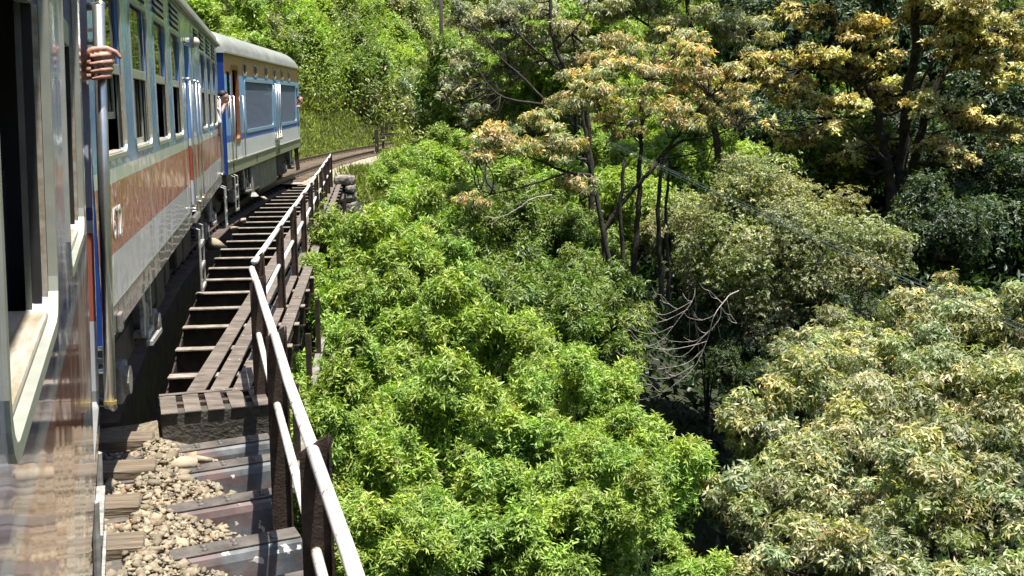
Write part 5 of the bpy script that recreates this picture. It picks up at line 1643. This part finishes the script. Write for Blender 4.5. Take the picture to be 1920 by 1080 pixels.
for lab, ls, (bx, by, bY), sd, f in CR:
    big = [lobe_px(x, y, Y, rx, ry) for x, y, Y, rx, ry in ls]
    lob = sub(big, rngt, 11, 0.38)
    base = at(bx, by, bY); g = float(ground(base.x, base.y)) - 0.2
    top = at(ls[0][0], ls[0][1], ls[0][2])
    st = []
    for j, l in enumerate(ls[:5]):
        e = at(l[0], l[1] + 10, l[2])
        b0 = Vector((base.x + rr_.uniform(-.3, .3), base.y + rr_.uniform(-.3, .3), g))
        st.append(([b0, b0.lerp(e, 0.45) + Vector((0, 0, 0.3)), e], 0.07, 0.02))
    tree('cream_tipped_shrub', lab, 'shrub', st, lob, 118, 6, 0.088, 0.030, col_cream, M['leaf_gloss'], sd, per=1, group='cream tipped shrubs', droop=0.55, shell=0.4, under=0.15, cap=1.4, ragged=0.3)

# ---- bare drooping branches over the dark gap
def build_dead():
    Yd = 16.6
    T = thing('dead_branch', 'bare pale drooping branches hanging over the dark gap', 'branch')
    rv = random.Random(9)
    mb = MB()
    limb(mb, P_([(1385, 545, 0.5), (1370, 552, 0.3), (1362, 560, 0.2), (1340, 590), (1325, 640), (1300, 690), (1255, 728), (1215, 748), (1172, 748)], Yd), 0.010, 0.0026, rv, 0.3, 6, 5)
    mb.build('main_limb', M['palebark'], T, smooth=True)
    arcs = [[(1304, 540), (1298, 565), (1275, 595), (1245, 635)], [(1298, 565), (1270, 580), (1240, 590), (1216, 572)], [(1290, 580), (1250, 600), (1215, 605), (1198, 588)],
            [(1262, 612), (1230, 625), (1200, 622), (1183, 608)], [(1245, 635), (1220, 648), (1200, 640), (1182, 620)], [(1352, 575), (1348, 600), (1325, 625), (1300, 640), (1262, 640)],
            [(1325, 640), (1290, 650), (1250, 655), (1215, 650), (1195, 645)], [(1318, 655), (1290, 680), (1250, 690), (1210, 690), (1173, 668)], [(1300, 685), (1265, 705), (1230, 710), (1200, 700)],
            [(1340, 590), (1318, 600), (1300, 598)], [(1362, 560), (1370, 590), (1382, 606)], [(1356, 570), (1345, 560), (1330, 545)], [(1280, 705), (1260, 725), (1240, 735), (1222, 722)],
            [(1330, 620), (1310, 640), (1285, 665), (1262, 668), (1240, 655)], [(1250, 690), (1235, 675), (1222, 655)], [(1270, 580), (1255, 570), (1240, 553)], [(1230, 625), (1218, 612), (1212, 600)]]
    for a in arcs:
        z = rv.uniform(-0.25, 0.25)
        limb((m2 := MB()), P_([(x, y, z * (i / len(a))) for i, (x, y) in enumerate(a)], Yd), 0.0058, 0.0024, rv, 0.5, 5, 4)
        for k in range(3):
            i = rv.randrange(len(a) - 1); x, y = a[i + 1]
            limb(m2, P_([(x, y, z), (x - 10, y - 3, z), (x - 18, y - rv.uniform(8, 18), z)], Yd), 0.0035, 0.0018, rv, 0.5, 4, 3)
        m2.build('bare_twig', M['palebark'], T)
    T2 = thing('fallen_branch', 'single pale bare branch arching left of the forked trunk', 'branch')
    mb = MB(); limb(mb, P_([(1035, 366), (1000, 372), (965, 395), (935, 408), (908, 406)], 22.0), 0.022, 0.006, rv, 0.3, 6, 5)
    limb(mb, P_([(965, 395), (950, 382), (938, 374)], 22.0), 0.010, 0.004, rv, 0.3, 5, 3); limb(mb, P_([(935, 408), (925, 418), (912, 420)], 22.0), 0.009, 0.004, rv, 0.3, 5, 3)
    mb.build('limb', M['palebark'], T2)
    T3 = thing('slender_tree', 'thin straight trunks with few leaves rising beside the forked tree', 'tree')
    for (x, Y_, w) in ((1165, 24.0, 0.07), (1235, 24.5, 0.08), (1250, 26, 0.06)):
        mb = MB(); limb(mb, P_([(x, 640), (x + 4, 520), (x - 2, 400), (x + 6, 300)], Y_), w, w * 0.5, rv, 0.3, 8, 5); mb.build('trunk', M['bark'], T3, smooth=True)
build_dead()

# ---- background trees on the far slope at right and top
BG = [ # px, py, Y, radius px, colour, label
    (1480, 60, 44, 110, col_shade, 'tree with shade-darkened leaves behind the yellow tree, upper right'),
    (1620, 40, 46, 120, col_shade, 'tree with shade-darkened leaves directly behind the yellow stems'),
    (1780, 110, 45, 130, col_shade, 'tree with shade-darkened leaves at far right behind the yellow boughs'),
    (1900, 220, 42, 120, col_shade, 'tree with shade-darkened leaves at the right edge of the picture'),
    (1800, 380, 33, 110, col_shade, 'dark leafy bush right of the yellow tree foot'),
    (1900, 430, 30, 100, col_shade, 'dark leafy bush at the right edge above the cream shrubs'),
    (1740, 440, 27, 80, col_shade, 'dark leafy bush right of the creeper thicket'),
    (1570, 330, 33, 90, col_green, 'green bush at the foot of the yellow tree'),
    (1450, 260, 38, 100, col_shade, 'dark bush left of the yellow tree foot'),
    (1340, 330, 36, 80, col_lime, 'green bush behind the slanting trunk'),
    (1680, 330, 36, 100, col_shade, 'dark bush right behind the yellow tree stems'),
    (1400, 110, 46, 100, col_lime, 'green tree between orange and yellow crowns'),
    (1240, 330, 34, 80, col_lime, 'green bush behind the forked trunk'),
    (1160, 400, 31, 80, col_lime, 'green bush low behind the slender trunks'),
    (1280, 450, 28, 70, col_olive, 'olive bush left of the creeper thicket'),
    (1330, 620, 20.5, 70, col_shade, 'dark bush under the creeper thicket, behind bare branches'),
    (1430, 680, 18.8, 70, col_shade, 'dark bush under the creeper thicket, right of bare branches'),
    (1560, 600, 19.5, 70, col_shade, 'dark bush under the right part of the creeper thicket'),
    (1090, 90, 46, 90, col_lime, 'green tree high behind the pale tree limbs'),
]
bgT = {}
for i, (px, py, Y, rp, cf, lab) in enumerate(BG):
    key = (cf.__name__, Y < 25)
    if key not in bgT:
        bgT[key] = dict(src=shrub_template(300 + i, cf, 2.0, 3.4, 20, 0.8, 30 if Y > 25 else 48, 6, 0.20 if Y > 25 else 0.15, 0.075 if Y > 25 else 0.055, droop=0.3, shell=0.45))
    s = rp * Y / F / 2.0
    c = at(px, py, Y)
    place_shrub(bgT[key], 'background_tree', lab, 'tree', M['leaf_gloss'], (c.x, c.y, c.z - 1.9 * s), rr_.uniform(0, 6.28), (s, s, s * 1.1), 'trees on the far slope')

# ---- far hillside scrub, bank grass, undergrowth: masses nobody could count
def col_hill(rng, n, base):
    return base * rng.uniform(0.6, 1.35, (n, 1))
def build_hillside():
    rng = np.random.default_rng(91)
    Ps, Ds, Ns, Ls, Ws, Cs = [], [], [], [], [], []
    cand = 0; made = 0
    pal = [(0.28, 0.36, 0.065), (0.36, 0.44, 0.08), (0.20, 0.28, 0.06), (0.10, 0.16, 0.05), (0.38, 0.38, 0.18), (0.28, 0.31, 0.13), (0.06, 0.09, 0.035)]
    while made < 700 and cand < 80000:
        cand += 1
        Y = rng.uniform(40, 135); X = rng.uniform(-0.36 * Y - 2, 0.52 * Y + 3)
        if rng.random() < 0.35:
            Y = rng.uniform(64, 110); X = CX - math.sqrt((RT + rng.uniform(-3.0, 12.0)) ** 2 - (Y - CY) ** 2)
        r = math.hypot(X - CX, Y - CY); o = r - RT
        if Y < 100 and o > -3.4 and o < (7.0 + 2.0 * math.sin(Y * 0.35) if Y < 72 else 4.2): continue
        if o <= -3.4 and Y < 46: continue
        z = float(ground(X, Y))
        px, py, zc = proj((X, Y, z + 1.5))
        if px < 330 or px > 2000 or py < -110 or py > 480: continue
        if o <= -3.4 and px < 770 and py > 212: continue
        made += 1
        big = rng.random() < 0.22
        R = rng.uniform(1.8, 3.2) if big else rng.uniform(0.8, 1.7)
        R *= 0.8 + Y / 200
        H = R * (rng.uniform(1.3, 2.1) if big else rng.uniform(0.8, 1.5))
        n = int(60 * R * R + 40)
        d = unit(rng.normal(size=(n, 3))); d[:, 2] = np.abs(d[:, 2]) * 1.1 - 0.25
        ph = rng.uniform(0, 6.28, 3)
        lump = 1 + 0.36 * np.sin(d[:, 0] * 6 + ph[0]) * np.sin(d[:, 1] * 6 + ph[1]) + 0.12 * np.sin(d[:, 2] * 9 + ph[2])
        rad = (1 - 0.5 * rng.random(n) ** 2) * lump
        pos = np.array([X, Y, z + H * 0.25]) + d * np.array([R, R, H]) * rad[:, None]
        base = np.array(pal[rng.choice(len(pal), p=[0.22, 0.20, 0.17, 0.12, 0.1, 0.1, 0.09])])
        if px > 1350: base = base * 0.55  # scrub on the right darkened to paint in tree shade
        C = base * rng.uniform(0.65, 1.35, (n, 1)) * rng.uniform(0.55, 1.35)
        D = unit(d * 0.5 + rng.normal(size=(n, 3)) * 0.7 + np.array([0, 0, -0.15]))
        N = unit(d * 0.6 + np.array([0, 0, 0.7]) + rng.normal(size=(n, 3)) * 0.4); N = unit(N - D * np.sum(N * D, 1, keepdims=True))
        ll = rng.uniform(0.13, 0.26, n) * (0.8 + Y / 250)
        Ps.append(pos); Ds.append(D); Ns.append(N); Ls.append(ll); Ws.append(ll * rng.uniform(0.3, 0.5, n)); Cs.append(C)
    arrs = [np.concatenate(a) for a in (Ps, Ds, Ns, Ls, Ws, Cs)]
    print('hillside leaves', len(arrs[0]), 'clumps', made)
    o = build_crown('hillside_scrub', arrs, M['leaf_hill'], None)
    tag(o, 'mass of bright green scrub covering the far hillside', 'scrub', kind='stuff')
    # separate bushes standing out of the scrub, parts of the same mass
    def tmpl(seed, cf):
        (V, Fc, Cc), _ = shrub_template(seed, cf, 1.6, 2.8, 60, 0.28, 40, 8, 0.15, 0.050, droop=0.25, shell=0.35, twig=1.7, lift=0.6, spread=(0.6, 1.45), ragged=0.35, under=0.05, cap=1.7)
        ob = fast_mesh('bush_clump', V, Fc, Cc, M['leaf_hill'], o)
        me = ob.data; bpy.data.objects.remove(ob)
        return me
    kinds = [tmpl(501, col_lime), tmpl(502, col_lime), tmpl(503, col_green), tmpl(504, col_olive)]
    hill = o
    made = 0; cand = 0
    while made < 285 and cand < 90000:
        cand += 1
        if rng.random() < 0.4:
            Y = rng.uniform(58, 100); X = CX - math.sqrt((RT + rng.uniform(4.5, 18.0)) ** 2 - (Y - CY) ** 2)
        else:
            Y = rng.uniform(44, 125); X = rng.uniform(-0.36 * Y - 2, 0.52 * Y + 3)
        oo = math.hypot(X - CX, Y - CY) - RT
        if Y < 100 and oo > -4.4 and oo < (8.0 if Y < 72 else 5.0): continue
        if oo <= -3.4 and Y < 48: continue
        z = float(ground(X, Y))
        px, py, zc = proj((X, Y, z + 1.5))
        if px < 340 or px > 1990 or py < -90 or py > 470: continue
        if oo <= -3.4 and px < 780 and py > 212: continue
        made += 1
        sc_ = rng.uniform(0.8, 1.7) * (0.8 + Y / 220)
        me = kinds[rng.choice(4, p=[0.36, 0.28, 0.20, 0.16])]
        inst('bush_clump', me, hill, (X, Y, z - 0.5 * sc_), (0, 0, rng.uniform(0, 6.28)), (sc_, sc_, sc_ * rng.uniform(0.9, 1.4)))
    # dry grass and bank grass
    Ps, Ds, Ns, Ls, Ws, Cs = [], [], [], [], [], []
    made = 0; cand = 0
    while made < 5200 and cand < 200000:
        cand += 1
        Y = rng.uniform(37, 120); X = rng.uniform(-0.25 * Y - 2, 0.0)
        o = math.hypot(X - CX, Y - CY) - RT
        if (-2.5 < o < 2.7 and Y < 98) or o > 13: continue
        if o < -9 and Y < 60: continue
        z = float(ground(X, Y))
        px, py, zc = proj((X, Y, z))
        if px < 480 or px > 860 or py < 90 or py > 420: continue
        tall = o > 5.5 and rng.random() < 0.5
        n = 24
        made += 1
        hgt = rng.uniform(0.5, 1.3) if tall else rng.uniform(0.15, 0.4)
        spread = hgt * (0.45 if tall else 0.6)
        pos = np.array([X, Y, z]) + np.column_stack([rng.normal(size=n) * 0.35, rng.normal(size=n) * 0.35, np.zeros(n)])
        D = unit(np.column_stack([rng.normal(size=n) * 0.5, rng.normal(size=n) * 0.5, np.full(n, 1.0)]))
        N = unit(np.cross(D, rng.normal(size=(n, 3))))
        ll = np.full(n, hgt) * rng.uniform(0.6, 1.2, n)
        dry = tall and rng.random() < 0.6
        base = np.array([0.33, 0.29, 0.14]) if dry else (np.array([0.30, 0.36, 0.08]) if rng.random() < 0.7 else np.array([0.28, 0.28, 0.11]))
        Ps.append(pos); Ds.append(D); Ns.append(N); Ls.append(ll); Ws.append(np.full(n, 0.035 if not tall else 0.05)); Cs.append(base * rng.uniform(0.7, 1.3, (n, 1)))
    P, D, N, L, W, C = [np.concatenate(a) for a in (Ps, Ds, Ns, Ls, Ws, Cs)]
    V, Fc, Cc = leaves_from(P, D, N, L, W, C, droop=0.35)
    o = fast_mesh('bank_grass', V, Fc, Cc, M['grass'])
    tag(o, 'green and dry grass on the bank beside the track beyond the bridge', 'grass', kind='stuff')
    # undergrowth on the valley floor
    n = 60000
    Y = rng.uniform(4, 48, n); X = rng.uniform(-9, 0.55 * Y + 3, n); X = np.where((Y > 33) & (X < 0), 4 + np.abs(X), X)
    z = ground(X, Y)
    o_ = np.hypot(X - CX, Y - CY) - RT
    k = (o_ < -2.9)
    X, Y, z = X[k], Y[k], z[k]; n = len(X)
    pos = np.column_stack([X, Y, z + rng.random(n) * 0.9])
    D = unit(rng.normal(size=(n, 3)) + np.array([0, 0, 0.2])); N = unit(rng.normal(size=(n, 3)) * 0.5 + np.array([0, 0, 1.0])); N = unit(N - D * np.sum(N * D, 1, keepdims=True))
    ll = rng.uniform(0.15, 0.38, n)
    C = mixc((0.012, 0.03, 0.01), (0.05, 0.085, 0.025), rng.random(n))  # very dark leaves paint the shadow of the valley floor
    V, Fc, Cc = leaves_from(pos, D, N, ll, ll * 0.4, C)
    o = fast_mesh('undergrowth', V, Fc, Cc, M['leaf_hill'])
    tag(o, 'low shade-darkened undergrowth on the valley floor between the shrubs', 'undergrowth', kind='stuff')
build_hillside()
tt = sum(len(m.loop_triangles) or len(m.polygons) for m in bpy.data.meshes)
print('approx polys in all meshes:', tt, 'objects', len(bpy.data.objects))
